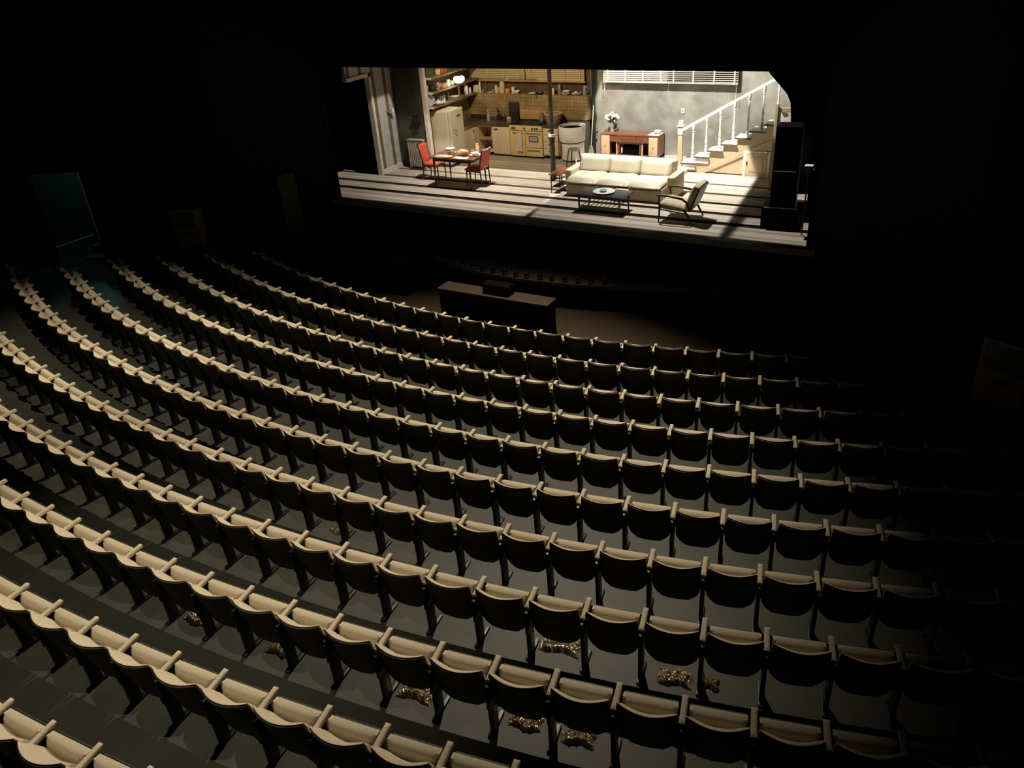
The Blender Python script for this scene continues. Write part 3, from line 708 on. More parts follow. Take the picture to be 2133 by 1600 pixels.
# ------------------------------------------------------------------ dining set
t = thing('dining_table', 'red-brown dining table laid with china on the left of the stage', 'table', (-5.74, 1.83, 0))
MB().slab(lambda u, v: (-.66+1.32*u, (-.40+.80*v)*(1-.07*(2*u-1)**2), .75), lambda u, v: (-.65+1.30*u, (-.39+.78*v)*(1-.07*(2*u-1)**2), .72), 14, 4).build('tabletop', M['wood'], t)
MB().bb(-.52, .52, -.32, -.30, .64, .72).bb(-.52, .52, .30, .32, .64, .72).bb(-.54, -.52, -.3, .3, .64, .72).bb(.52, .54, -.3, .3, .64, .72).build('apron', M['woodd'], t, smooth=False)
for sx in (-.52, .53):
    for sy in (-.36, .33): MB().cyl((sx,sy,.72), (sx*1.02,sy*1.03,0), .032, .014, seg=10).build('leg', M['woodd'], t)
def dchair(loc, rz, label):
    t = thing('dining_chair', label, 'chair', loc, rz, 'red vinyl dining chairs')
    MB().slab(lambda u, v: (-.20+.44*u, -.21*(1-.12*(1-u))+.42*(1-.12*(1-u))*v, .43+.045*max((1-(2*u-1)**6)*(1-(2*v-1)**6),0)**.4), lambda u, v: (-.20+.44*u, -.21*(1-.12*(1-u))+.42*(1-.12*(1-u))*v, .40), 14, 12).build('seat', M['red'], t, ang=60)
    MB().slab(lambda u, v: (-.205-.10*v+.018*max((1-(2*u-1)**6)*(1-(2*v-1)**6),0)**.4, -.19+.38*u, .47+.44*v-.02*(2*u-1)**2*v), lambda u, v: (-.235-.10*v, -.19+.38*u, .47+.44*v-.02*(2*u-1)**2*v), 12, 12).build('backrest', M['red'], t, ang=60)
    for s in (-1, 1):
        MB().tube([(-.25,s*.185,0), (-.215,s*.19,.42), (-.235,s*.195,.6), (-.325,s*.195,.935)], [.013,.019,.017,.012], 8).build('rear_leg', M['woodd'], t)
        MB().cyl((.20,s*.18,.41), (.215,s*.185,0), .021, .012, seg=10).build('front_leg', M['woodd'], t)
    MB().tube([(-.322,-.195,.925), (-.335,0,.905), (-.322,.195,.925)], .012, 8).build('top_rail', M['trimw'] if 'right' in label else M['woodd'], t)
    MB().bb(-.20, .21, -.19, -.17, .36, .405).bb(-.20, .21, .17, .19, .36, .405).bb(.2, .22, -.19, .19, .36, .405).build('seat_frame', M['woodd'], t)
    return t
dchair((-6.72, 2.10, 0), math.radians(3), 'red vinyl dining chair at the left end of the table, by the radiator')
dchair((-5.28, 1.92, 0), math.radians(177), 'red vinyl dining chair at the right end of the table, seen from behind')
# ------------------------------------------------------------------ stairs
t = thing('staircase', 'painted wooden staircase with turned white banister rising to the right', 'staircase', (0, 4.4, 0))
NS = 8; X00 = -.77; run = .330; rise = .168; Z00 = .235
st = MB()
for k in range(NS):
    x = X00+run*k; z = Z00+rise*k-.04
    st.bb(x+.02, 2.08, .0, .52, max(0, z-rise), z)
st.build('stair_body', M['stairw'], t, smooth=False)
for k in range(NS):
    x = X00+run*k; z = Z00+rise*k
    tr = MB().bb(x-.025, x+run+.015, -.035, .52, z-.04, z, .006).build('tread', M['tread'], t)
    MB().bb(x-.035, x+run+.02, -.05, -.034, z-.044, z-.002).build('nosing', M['treadn'], tr)
    if k < 2: MB().bb(x+.02, x+run, -.025, .0, z-.165, z-.045).build('riser_board', M['tread'], t)
MB().bb(-1.12, -.62, -.36, .52, 0, .08, .01).build('bottom_step', M['tread'], t)
MB().prism([(-.42,.0),(-.20,.0),(2.05,1.12),(2.05,1.22)], 'y', -.02, .0).build('stringer', M['stairw'], t, smooth=False)
dp = MB().bb(.75, 1.37, -.03, -.002, 0, .60).build('cupboard_frame', M['tread'], t)
dd = MB().bb(.80, 1.32, -.042, -.03, .03, .56, .004).build('cupboard_door', M['stairw'], t)
MB().bb(.90, 1.22, -.052, -.042, .12, .47, .008).build('raised_panel', M['stairw'], dd)
MB().cyl((.84,-.05,.36), (.84,-.05,.28), .011, seg=8).build('handle', M['dark'], dd)
np_ = MB(); np_.bb(-.955, -.845, .145, .255, .06, 1.0, .006); np_.build('newel_post', M['stairw'], t)
nc = MB(); nc.bb(-.965, -.835, .135, .265, .86, 1.04, .008); nc.bb(-.985, -.815, .115, .285, 1.06, 1.085, .006); nc.bb(-.955, -.845, .145, .255, 1.085, 1.20, .03, seg=4); nc.build('newel_cap', M['tread'], t)
def baluster(x, z0, z1):
    L = z1-z0
    P = [(0,0),(.034,0),(.034,.16),(.022,.18),(.038,.22),(.028,.26),(.02,.30),(.038,.36),(.026,.44),(.02,.5),(.024,.7),(.03,.76),(.018,.79),(.033,.81),(.018,.83),(.038,.88),(.038,.97),(.03,1),(0,1)]
    return MB().lathe([(r, z0+f*L) for r, f in P], (x,.15,0), 12)
rail = lambda x: 1.01+.571*(x+.82)
for k in range(NS-1):
    x = X00+run*(k+.62); baluster(x, Z00+rise*k, rail(x)-.03).build('baluster', M['tread'], t)
MB().prism([(-.84, rail(-.84)-.05), (1.95, rail(1.95)-.05), (1.95, rail(1.95)), (-.84, rail(-.84))], 'y', .118, .182).prism([(-.84, rail(-.84)+.004), (1.95, rail(1.95)+.004), (1.95, rail(1.95)+.022), (-.84, rail(-.84)+.022)], 'y', .128, .172).build('handrail', M['tread'], t, smooth=False)
# open door on the right, edge towards the sofa
t = thing('open_door', 'tall cream painted door standing open at the right of the stairs', 'door', (1.68, 3.36, 0))
MB().bb(0, .44, -.03, .03, .0, 1.82).build('leaf', M['stairw'], t, smooth=False)
MB().bb(-.045, .02, -.06, .05, .0, 1.9, .004).build('edge_post', M['stairw'], t)
MB().bb(.08, .40, -.042, -.03, .95, 1.72, .01).build('upper_panel', M['tread'], t)
MB().cyl((-.045,-.02,.87), (-.12,-.02,.87), .014, seg=8).sphere((-.14,-.02,.87), .032).build('knob', M['steel'], t)
MB().cyl((.10,-.05,1.72), (.2,-.05,1.76), .012, seg=8).build('hook', M['brass'], t)
# ------------------------------------------------------------------ loudspeakers right of the stage
def spk(name, label, loc, d, kind):
    t = thing(name, label, 'loudspeaker', loc, math.radians(4), 'stacked loudspeakers right of the stage')
    MB().bb(-d[0]/2, d[0]/2, -d[1]/2, d[1]/2, 0, d[2], .012).build('cabinet', M['spk'], t)
    MB().bb(-d[0]/2+.02, d[0]/2-.02, -d[1]/2-.012, -d[1]/2, .03, d[2]-.03, .004).build('grille', M['spk'], t)
    for s in (-1, 1): MB().bb(s*(d[0]/2)-.008, s*(d[0]/2)+.008, -.08, .08, d[2]*.5, d[2]*.5+.05, .003).build('handle', M['dark'], t)
    if kind: MB().bb(-d[0]/2+.03, d[0]/2-.03, -d[1]/2+.02, -d[1]/2+.04, d[2], d[2]+.012).build('top_strip', M['steel'], t)
    return t
spk('subwoofer', 'wide black subwoofer on the stage floor under the speaker tower', (2.44, 1.12, 0), (.74, .56, .40), True)
spk('loudspeaker', 'black loudspeaker standing on the subwoofer, lower of the tower pair', (2.44, 1.12, .415), (.46, .44, .70), True)
spk('loudspeaker', 'black loudspeaker at the top of the speaker tower', (2.44, 1.12, 1.13), (.46, .44, .84), False)
tag(MB().cyl((2.73,.92,.42), (2.73,.92,1.99), .008, seg=6).build('stand_rod', M['steel']), 'thin silver rod beside the loudspeaker tower', 'rod')
t = thing('side_floodlight', 'small floodlight with pale top bracketed beside the speaker tower', 'lamp', (2.95, .6, 1.28))
MB().box((0,0,0), (.13,.14,.12), .015).build('housing', M['dark'], t); MB().box((0,0,.07), (.15,.15,.02), .005).build('top_plate', M['white'], t)  # white top piece paints the light caught on the housing top
MB().tube([(.07,0,0),(.16,.0,.02),(.18,.0,.06)], .012).build('bracket', M['steel'], t)
MB().cyl((0,0,-.06), (0,0,-1.28), .014, seg=8).build('stand', M['dark'], t)
# ------------------------------------------------------------------ front of stage
import bisect
pxs = [828, 851, 868, 886.5, 904, 923, 941.6, 964, 985, 1005, 1028, 1050.6, 1075, 1097.5, 1124.5, 1150, 1177, 1204, 1231, 1260.5, 1290, 1318, 1349, 1378.6, 1409.6, 1440.5, 1471.5]
def footlight_mesh():
    a = MB(); a.box((0,0,.008), (.085,.07,.016), .003)
    a.box((-.042,0,.045), (.008,.03,.075)); a.box((.042,0,.045), (.008,.03,.075))
    return a
ORD = ['zeroth','first','second','third','fourth','fifth','sixth','seventh','eighth','ninth','tenth','eleventh','twelfth','thirteenth','fourteenth','fifteenth','sixteenth','seventeenth','eighteenth','nineteenth']
def ordn(n):
    if n < 20: return ORD[n]
    t = {2:'twent',3:'thirt',4:'fort'}[n//10]
    return t+'ieth' if n % 10 == 0 else t+'y-'+ORD[n % 10]
apx = [p[0] for p in ap]
def edge_y(x):
    for (x0, y0), (x1, y1) in zip(ap, ap[1:]):
        if x0 <= x <= x1: return y0+(y1-y0)*(x-x0)/(x1-x0)
    return -1
def px_ray(px, py):
    return fwd*1 + R_*((px-W/2)/1669.176) - U_*((py-H/2)/1669.176)
proto = thing('footlight', 'x', 'footlight', (0,0,0), 0, 'small footlights along the curved apron edge')
footlight_mesh().build('yoke', M['dark'], proto)
MB().cyl((0,.05,.085), (0,-.03,.11), .034, .04, seg=12).build('lamp_can', M['iron'], proto)
MB().cyl((0,-.03,.11), (0,-.034,.1112), .03, .03, seg=12).build('lens', M['steel'], proto)
for i, px in enumerate(pxs):
    # slide along the edge until the fixture's column projects to this place on the row
    best = None
    for s in range(400):
        x = -6.4+s*.021
        y = edge_y(x)+.10; d = Vector((x, y, -.55))-CAMP
        u = W/2+1669.176*d.dot(R_)/d.dot(fwd)
        if best is None or abs(u-px) < best[0]: best = (abs(u-px), x, y)
    _, x, y = best
    lab = 'small black footlight, %s from the left along the curved apron edge' % ordn(i+1)
    if i == 0: proto.location = (x, y, -.6); proto['label'] = lab; proto.rotation_euler = (0,0,PI)
    else: dup(proto, (x, y, -.6), PI, lab)
t = thing('control_desk', 'long black covered desk on the pit floor before the front row', 'desk', (-1.88, -3.10, FZ[0]+.004))
MB().bb(-1.2, 1.2, -.17, .17, 0, .66, .01).build('body', M['black'], t)
MB().bb(-1.22, 1.22, -.19, .19, .66, .69, .006).build('top', M['carpet'], t)
tag(MB().bb(-2.08, -1.52, -3.22, -2.98, FZ[0]+.694, FZ[0]+.90, .01).build('equipment_box', M['black']), 'black equipment box on top of the long pit desk', 'box')
tag(MB().bb(-5.35, -4.45, -2.55, -2.05, FZ[0]+.004, FZ[0]+.75, .015).build('equipment_case', M['spk']), 'tall black equipment case on the brown pit floor', 'case')
# ------------------------------------------------------------------ theatre seats
HW = .23
def seat_parts(t):
    ZB, ZT_ = .225, .738
    def cx(u, v, w=HW):
        k = 1.0
        if v < .34: k = 1-.45*(1-v/.34)**2.6
        if v > .93: k = 1-.035*((v-.93)/.07)**2
        return (-w+2*w*u)*k
    def yr(x, v): return .2*(1-v)*(ZT_-ZB)-.078*(1-(x/HW)**2)*(.55+.45*v)
    def back(u, v): x = cx(u, v); return (x, yr(x, v), ZB+.02+(ZT_-ZB-.02)*v)
    def front(u, v):
        x = cx(u, v); e = max((1-(2*u-1)**8)*(1-(2*v-1)**10), 0)**.4
        return (x, yr(x, v)+.012+.024*e+.085*min(1, (1-v)*2.1)*e, ZB+.02+(ZT_-ZB-.02)*v-.004*(1-e))
    MB().slab(front, back, 14, 12).build('backrest', M['fabric'], t, ang=50)
    MB().slab(lambda u, v: (cx(u,v)*1.005, yr(cx(u,v), v)-.001, ZB+(ZT_-.012-ZB)*v), lambda u, v: (cx(u,v)*1.005, yr(cx(u,v), v)-.012, ZB+(ZT_-.016-ZB)*v), 14, 12).build('back_shell', M['shell'], t, ang=50)
    # tipped up seat: cushion, front edge upwards
    def cw(v): return .212*(1-(max(0, .45-v)/.45)**2.6*.42)
    def c_in(u, v):
        w = cw(v); x = -w+2*w*u; e = max((1-(2*u-1)**8)*(1-(2*v-1)**14), 0)**.35
        return (x, .095+.075*v-.03*e, .30+.30*v)
    def c_out(u, v):
        w = cw(v); x = -w+2*w*u; e = max((1-(2*u-1)**8)*(1-(2*v-1)**14), 0)**.35
        return (x, .14+.085*v+.012*e, .305+.285*v)
    MB().slab(c_in, c_out, 16, 14).build('seat_cushion', M['fabric'], t, ang=55)
    def p_in(u, v):
        w = cw(v)*.96; x = -w+2*w*u; return (x, .156+.085*v, .31+.26*v)
    def p_out(u, v):
        w = cw(v)*.96; x = -w+2*w*u; return (x, .168+.085*v, .31+.26*v)
    MB().slab(p_in, p_out, 8, 8).build('seat_pan', M['shell'], t, ang=50)
def arm(t, x, extra=False):
    a = MB().slab(lambda u, v: (x+(-.024+.048*u), .035+.245*v, .60+.02*v+.01*max((1-(2*u-1)**4)*(1-(2*v-1)**20),0)**.5), lambda u, v: (x+(-.024+.048*u), .035+.245*v, .572+.02*v), 7, 14).build('armrest', M['fabric'], t, ang=50)
    l = MB(); l.bb(x-.017, x+.017, -.02, .17, .30, .572, .006); l.bb(x-.02, x+.02, .0, .11, .02, .32, .006); l.bb(x-.024, x+.024, -.05, .22, 0, .024, .005)
    l.bb(x-.022, x+.022, -.03, -.018, .50, .53, .003)
    s = l.build('support_frame', M['iron'], t)
    if extra: a['extra'] = 1; s['extra'] = 1
seat0 = thing('theatre_seat', 'x', 'theatre seat', (0,0,0), 0, 'x')
seat_parts(seat0); arm(seat0, .256)
seatL = thing('theatre_seat', 'x', 'theatre seat', (0,0,0), 0, 'x')
for c in list(seat0.children):
    q = c.copy(); COL.objects.link(q); q.parent = seatL
a = seat0.children
for c in [c for c in seat0.children if c.name.split('.')[0] in ('armrest', 'support_frame')]:
    q = c.copy(); COL.objects.link(q); q.parent = seatL; q.location = (-.512, 0, 0)
AS = [math.radians(v) for v in (-20.33797, -21.88438, -24.94972, -22.85807, -22.61459, -23.49636, -17.10450, -9.02347, -3.72980, -.19664, 2.43118)]
SS = [.51599, .52389, .53763, .51879, .51978, .52453, .51751, .51942, .51201, .51557, .51220]
CNT = [25, 28, 31, 32, 34, 35, 31, 24, 20, 11, 4]   # arm rests counted in each row
EXL = [0, 0, 0, 1, 1, 2, 0, 0, 1, 0, 0]; EXR = [0, 0, 1, 2, 1, 1, 1, 1, 1, 1, 0]
ROWN = ['front row'] + ['%s row from the stage' % ordn(k) for k in range(2, 12)]
used = {'s': False, 'l': False}
SEATPOS = {}
for r in range(11):
    th1 = SS[r]/(RR[r]+.3)
    n = CNT[r]+EXL[r]+EXR[r]
    for k in range(n):
        i = k-EXL[r]
        th = AS[r]+(i-.5)*th1
        x, y = pol(RR[r]+.28, th)
        left = k == 0
        where = 'left end' if r < 6 else 'left edge'
        if k == 0: lab = 'beige folding theatre seat at the %s of the %s' % (where, ROWN[r])
        else: lab = 'beige folding theatre seat, %s from the left in the %s' % (ordn(k+1), ROWN[r])
        grp = 'folding seats in the %s' % ROWN[r]
        base = seatL if left else seat0; key = 'l' if left else 's'
        if not used[key]:
            used[key] = True; o = base; o.location = (x, y, FZ[r]); o.rotation_euler = (0,0,th); o['label'] = lab; o['group'] = grp
            if left: first_left = (o.location.copy(), th)
        else: dup(base, (x, y, FZ[r]), th, lab, grp)
        SEATPOS[(r, i)] = (x, y, th)
# crumpled plastic left on the floor under some seats
def crumple(loc, rz, w, d, label, seed):
    rs = random.Random(seed)
    ph = [rs.uniform(0, 6) for _ in range(8)]
    def hgt(u, v): return .012+.018*abs(math.sin(13*u+ph[0])*math.cos(11*v+ph[1]))+.012*abs(math.sin(31*u+ph[2]+17*v))+rs.uniform(0,.012)
    T = {}
    def f(u, v):
        e = min(1, 6*min(u, 1-u, v, 1-v))
        return (-w/2+w*u+.01*math.sin(9*v+ph[3]), -d/2+d*v+.015*math.sin(8*u+ph[4]), .004+hgt(u, v)*e)
    o = MB().slab(f, lambda u, v: (-w/2+w*u+.01*math.sin(9*v+ph[3]), -d/2+d*v+.015*math.sin(8*u+ph[4]), .001), 44, 24).build('plastic_sheet', M['foil'], loc=loc, rot=(0,0,rz), ang=12)
    return tag(o, label, 'plastic sheet', 'crumpled plastic sheets under the seats')
def hit_z(px, py, z):
    d = px_ray(px, py); tt = (z-CAMP.z)/d.z; return CAMP+d*tt
spots = [(1168, 1343, 7, .40, .22, 'glittering crumpled plastic sheet under the eighth row, left of the bright pair'),
         (1405, 1412, 7, .30, .18, 'glittering crumpled plastic sheet under the eighth row, beside a seat leg'),
         (1478, 1425, 7, .16, .12, 'small glittering crumpled plastic scrap right of the larger sheet under the eighth row'),
         (872, 1440, 8, .34, .20, 'shiny crumpled plastic sheet under the ninth row, nearest the aisle floor'),
         (412, 1287, 8, .28, .16, 'shiny crumpled plastic sheet under the left part of the ninth row'),
         (585, 1352, 8, .24, .14, 'dull crumpled plastic sheet under the ninth row, between two shinier ones'),
         (1095, 1503, 8, .28, .16, 'shiny crumpled plastic sheet under the ninth row near the bottom of the picture'),
         (1205, 1535, 8, .28, .16, 'shiny crumpled plastic sheet under the ninth row, last towards the dark right side'),
         (708, 1105, 6, .22, .14, 'small crumpled plastic sheet under the seventh row')]
for i, (px, py, r, w, d, lab) in enumerate(spots):
    p = hit_z(px, py, FZ[r]); a = math.atan2(p.x-CX, CY-p.y)
    crumple((p.x, p.y, FZ[r]), a, w, d, lab, i)
# ------------------------------------------------------------------ small things on shelves, ledge, worktop, table
def lat(name, prof, loc, m, label, cat, group=None, seg=16, sx=1, sy=1):
    o = MB().lathe(prof, (0,0,0), seg, 0, sx, sy).build(name, m, loc=loc); return tag(o, label, cat, group)
def bottle(loc, h, r, m, label, group, cap=None):
    o = MB().lathe([(0,0),(r,0),(r,h*.58),(r*.4,h*.74),(r*.36,h*.98),(r*.42,h),(0,h)], seg=14).build('bottle', m, loc=loc); tag(o, label, 'bottle', group)
    if cap: MB().lathe([(0,h),(r*.45,h),(r*.45,h*1.06),(0,h*1.06)], seg=12).build('cap', cap, o)
    return o
def jar(loc, h, r, m, lidm, label, group, name='jar'):
    o = MB().lathe([(0,0),(r*.95,0),(r,h*.05),(r,h*.75),(r*.8,h*.85),(r*.8,h*.88),(0,h*.88)], seg=16).build(name, m, loc=loc); tag(o, label, 'jar', group)
    MB().lathe([(0,h*.87),(r*.86,h*.87),(r*.86,h),(0,h)], seg=16).build('lid', lidm, o); return o
def bowl(loc, r, h, m, label, group=None):
    return lat('bowl', [(0,0),(r*.45,0),(r*.85,h*.55),(r,h),(r*.95,h),(r*.8,h*.6),(r*.4,h*.12),(0,h*.1)], loc, m, label, 'bowl', group, 20)
def plate(loc, r, m, label, group=None, rot=None, name='plate'):
    o = MB().lathe([(0,0),(r*.55,0),(r,.02),(r*.99,.025),(r*.55,.008),(0,.008)], seg=24).build(name, m, loc=loc, rot=rot); return tag(o, label, 'plate', group)
def cup(loc, r, h, m, label, group=None, handle=True, name='cup'):
    o = MB().lathe([(0,0),(r*.7,0),(r*.95,h*.4),(r,h),(r*.93,h),(r*.88,h*.4),(0,h*.08)], seg=16).build(name, m, loc=loc); tag(o, label, 'cup', group)
    if handle: MB().tube([(r*.9,0,h*.8),(r*1.5,0,h*.75),(r*1.55,0,h*.35),(r*.85,0,h*.25)], .007, 6).build('handle', m, o)
    return o
def jug(loc, h, r, m, label, group=None, rz=0):
    o = MB().lathe([(0,0),(r*.8,0),(r,h*.3),(r*.7,h*.7),(r*.75,h),(r*.68,h),(r*.6,h*.7),(0,h*.1)], seg=16).build('jug', m, loc=loc, rot=(0,0,rz)); tag(o, label, 'jug', group)
    MB().tube([(r*.7,0,h*.9),(r*1.5,0,h*.85),(r*1.5,0,h*.4),(r*.95,0,h*.3)], .01, 6).build('handle', m, o); return o

LS = 1.622; SX = -7.34; G1 = 'things on the lowest kitchen side shelf'
plate((-7.37, 3.11, LS+.16), .155, M['plateb'], 'blue and white plate standing upright at the lowest shelf end', G1, (math.radians(97), 0, math.radians(38)))
t = thing('covered_dish', 'white china dish with domed lid beside the upright blue plate', 'dish', (-7.28, 3.39, LS), 0, G1)
MB().lathe([(0,0),(.07,0),(.15,.045),(.155,.05),(.14,.05),(.06,.012),(0,.012)], seg=24).build('dish', M['plate'], t)
MB().lathe([(0,.05),(.085,.05),(.07,.09),(.02,.12),(.022,.14),(0,.15)], seg=20).build('lid', M['plate'], t)
for k, (y, h) in enumerate([(3.59,.09),(3.65,.08),(3.70,.13)]):
    jar((-7.28, y, LS), h, .022, M['plate'], M['steel'], ['small white shaker next to the covered dish', 'second small white shaker from the covered dish', 'slim white shaker farthest from the covered dish'][k], G1, 'shaker')
for k, y in enumerate((3.66, 3.77, 3.88)):
    lat('drinking_glass', [(0,0),(.025,0),(.033,.16),(.03,.16),(.022,.01),(0,.01)], (-7.40, y, LS), M['glass'], ['tall clear glass on the lowest shelf, nearest the shakers', 'tall clear glass on the lowest shelf, middle of three', 'tall clear glass on the lowest shelf, nearest the plate stack'][k], 'glass', G1)
bottle((-7.36, 4.02, LS), .22, .035, M['glassg'], 'dark bottle on the lowest shelf beside the plate stack', G1)
for k in range(3): plate((-7.30, 4.22, LS+.024*k), .14, M['pinkc'] if k % 2 else M['plate'], ['bottom plate of the stack on the lowest side shelf', 'pink middle plate of the stack on the lowest side shelf', 'top plate of the stack on the lowest side shelf'][k], G1)
plate((-7.30, 4.56, LS), .14, M['pinkc'], 'pink plate lying alone on the lowest shelf near the corner', G1)
lat('candle', [(0,0),(.022,0),(.03,.2),(.026,.27),(0,.28)], (-7.40, 4.62, LS), M['peach'], 'peach candle standing behind the single pink plate', 'candle', G1, 12)
jar((-7.30, 4.84, LS), .27, .06, M['plate'], M['steel'], 'big pale storage jar near the corner of the lowest shelf', G1)
jar((-7.30, 5.04, LS), .16, .035, M['plate'], M['plate'], 'small white jar in the corner of the lowest shelf', G1)
G2 = 'things on the middle kitchen side shelf'; Z2 = 1.992
lat('drinking_glass', [(0,0),(.03,0),(.04,.16),(.036,.16),(.028,.01),(0,.01)], (-7.4, 3.12, Z2), M['glass'], 'clear glass at the outer end of the middle shelf', 'glass', G2)
t = thing('kettle', 'black kettle on the middle kitchen shelf', 'kettle', (-7.34, 3.30, Z2), 0, G2)
MB().lathe([(0,0),(.10,0),(.115,.05),(.09,.12),(.03,.15),(.03,.17),(0,.18)], seg=18).build('body', M['dark'], t); MB().tube([(-.08,0,.12),(-.06,0,.22),(.06,0,.22),(.08,0,.12)], .009, 6).build('handle', M['dark'], t); MB().cyl((.08,0,.06), (.16,0,.13), .02, .012, seg=8).build('spout', M['dark'], t)
jug((-7.32, 3.50, Z2), .19, .065, M['pinkc'], 'pinkish pitcher beside the black kettle on the middle shelf', G2)
tag(MB().bb(-.07,.07,-.12,.12,0,.12,.01).build('basket', M['wicker'], loc=(-7.33, 3.76, Z2)), 'small woven basket on the middle kitchen shelf', 'basket', G2)
jug((-7.32, 4.02, Z2), .17, .06, M['plate'], 'pale jug on the middle shelf between basket and cup', G2)
cup((-7.32, 4.22, Z2), .05, .1, M['peach'], 'peach cup on the middle shelf near the white lamp', G2)
bowl((-7.32, 4.42, Z2), .08, .07, M['clay'], 'brown bowl on the middle shelf behind the white lamp', G2)
G3 = 'things on the highest kitchen side shelf'; Z3 = 2.362
for k, y in enumerate((3.14, 3.26, 3.38)): bottle((-7.36, y, Z3), .30, .04, M['glassg'], ['green bottle at the outer end of the highest shelf', 'middle one of three green bottles on the highest shelf', 'green bottle nearest the pale pot on the highest shelf'][k], G3)
jar((-7.33, 3.58, Z3), .15, .075, M['peach'], M['clay'], 'pale round pot next to the green bottles', G3, 'pot')
for k, y in enumerate((3.76, 3.94)): jar((-7.33, y, Z3), .17, .07, M['copper'], M['copper'], ['copper pot on the highest shelf, nearer the pale pot', 'copper pot on the highest shelf, farther from the pale pot'][k], G3, 'pot')
jug((-7.33, 4.14, Z3), .2, .06, M['glassg'], 'dark green jug at the inner part of the highest shelf', G3)
GL = 'things on the tiled kitchen ledge'; ZL = 1.582; YL = 5.38
tag(MB().bb(-.085,.085,-.05,.05,0,.21,.012).build('tin', M['paper'], loc=(-7.30, YL, ZL)), 'square pale tin at the left end of the tiled ledge', 'tin', GL)
lat('candle', [(0,0),(.026,0),(.026,.29),(.005,.30),(0,.31)], (-7.17, YL, ZL), M['plate'], 'tall thin white candle on the tiled ledge', 'candle', GL, 10)
bottle((-6.98, YL, ZL), .30, .04, M['glassg'], 'slim dark bottle right of the white candle on the ledge', GL)
cup((-7.07, YL-.02, ZL), .035, .09, M['clay'], 'little brown pot between candle and dark bottle', GL, False, 'pot')
plate((-6.84, YL, ZL), .09, M['plate'], 'small flat dish right of the dark bottle on the ledge', GL)
jar((-6.72, YL, ZL), .13, .035, M['clay'], M['dark'], 'small brown spice jar, first of three on the ledge', GL)
jar((-6.63, YL, ZL), .21, .042, M['paper'], M['plate'], 'spice jar with white lid, middle of three on the ledge', GL)
jar((-6.54, YL, ZL), .17, .042, M['pinkc'], M['clay'], 'pinkish spice jar beside the big glass jar', GL)
jar((-6.43, YL, ZL), .36, .075, mat('pasta', (.55,.42,.2), .4), M['steel'], 'big jar of yellow pasta on the tiled ledge', GL)
tag(MB().bb(-.06,.06,-.05,.05,0,.13,.008).build('tin', M['orange'], loc=(-6.25, YL, ZL)), 'small orange tin right of the big jar', 'tin', GL)
cup((-6.08, YL, ZL), .05, .17, M['plate'], 'tall white beaker on the tiled ledge', GL, False, 'beaker')
bowl((-5.95, YL-.03, ZL), .09, .08, M['plate'], 'white bowl right of the tall white beaker', GL)
plate((-5.48, YL, ZL), .11, M['plate'], 'flat pale dish lying in the middle of the ledge', GL)
t = thing('frying_pan', 'dark frying pan lying on the middle of the tiled ledge', 'pan', (-5.24, YL-.02, ZL), 0, GL)
MB().lathe([(0,0),(.10,0),(.12,.04),(.115,.04),(.1,.006),(0,.006)], seg=20).build('pan_body', M['dark'], t); MB().cyl((0,-.11,.03), (-.02,-.28,.05), .011, seg=8).build('handle', M['dark'], t)
cup((-5.06, YL, ZL), .035, .07, M['clay'], 'small grey-brown cup right of the frying pan', GL)
jar((-4.90, YL, ZL), .07, .03, M['orange'], M['orange'], 'tiny orange pot left of the pole on the ledge', GL, 'pot')
jar((-4.80, YL-.05, ZL), .17, .05, M['peach'], M['plate'], 'pale jar partly behind the pole on the ledge', GL)
lat('thermos', [(0,0),(.045,0),(.048,.2),(.03,.24),(.03,.28),(0,.29)], (-4.62, YL, ZL), M['steel'], 'steel thermos flask just right of the pole', 'flask', GL)
for k in range(3): bowl((-4.42, YL-.04, ZL+.03*k), .13-.012*k, .05, M['plate'], ['bottom bowl of the white stack at the right of the ledge', 'middle bowl of the white stack at the right of the ledge', 'top bowl of the white stack at the right of the ledge'][k], GL)
for k in range(2): plate((-4.13, YL+.02, ZL+.024*k), .14, M['plate'], ['lower of two white plates near the ledge end', 'upper of two white plates near the ledge end'][k], GL)
cup((-4.13, YL-.02, ZL+.052), .03, .05, M['plate'], 'tiny white cup on the two plates at the ledge end', GL)
jug((-3.88, YL+.03, ZL), .24, .06, M['glassb'], 'blue glass jug at the right end of the tiled ledge', GL)
# worktop
GW = 'things on the kitchen worktop'; ZW = .897
bottle((-6.72, 4.98, ZW), .27, .045, M['glass'], 'clear bottle standing at the worktop corner', GW, M['plate'])
t = thing('utensil_pot', 'dark pot holding long wooden utensils on the worktop', 'pot', (-6.44, 5.10, ZW), 0, GW)
MB().lathe([(0,0),(.06,0),(.065,.15),(.055,.15),(.05,.02),(0,.02)], seg=16).build('pot_body', M['dark'], t)
for a in ((-.05,.01,.34),(-.02,.03,.30),(.03,0,.27)): MB().cyl((0,0,.03), a, .007, .012, seg=6).build('spoon', M['woodd'], t)
t = thing('baking_tray', 'dark rounded tray standing upright against the tiles', 'tray', (-5.98, 5.17, ZW), 0, GW)
MB().box((0,0,.25), (.33,.03,.49), .014, Matrix.Rotation(math.radians(-5), 3, 'X')).build('tray_body', M['woodd'], t); MB().box((0,-.022,.25), (.27,.012,.42), .005, Matrix.Rotation(math.radians(-5), 3, 'X')).build('tray_well', M['dark'], t)
jar((-5.94, 4.80, ZW), .16, .07, M['clay'], M['plate'], 'round brown pot with white lid left of the hob', GW, 'pot')
for k, (x, h) in enumerate([(-6.32,.1),(-6.25,.12),(-6.19,.1)]): jar((x, 5.12, ZW), h, .03, M['dark'], M['dark'], ['small dark tin next to the utensil pot', 'middle small dark tin by the utensil pot', 'small dark tin nearest the upright tray'][k], GW)
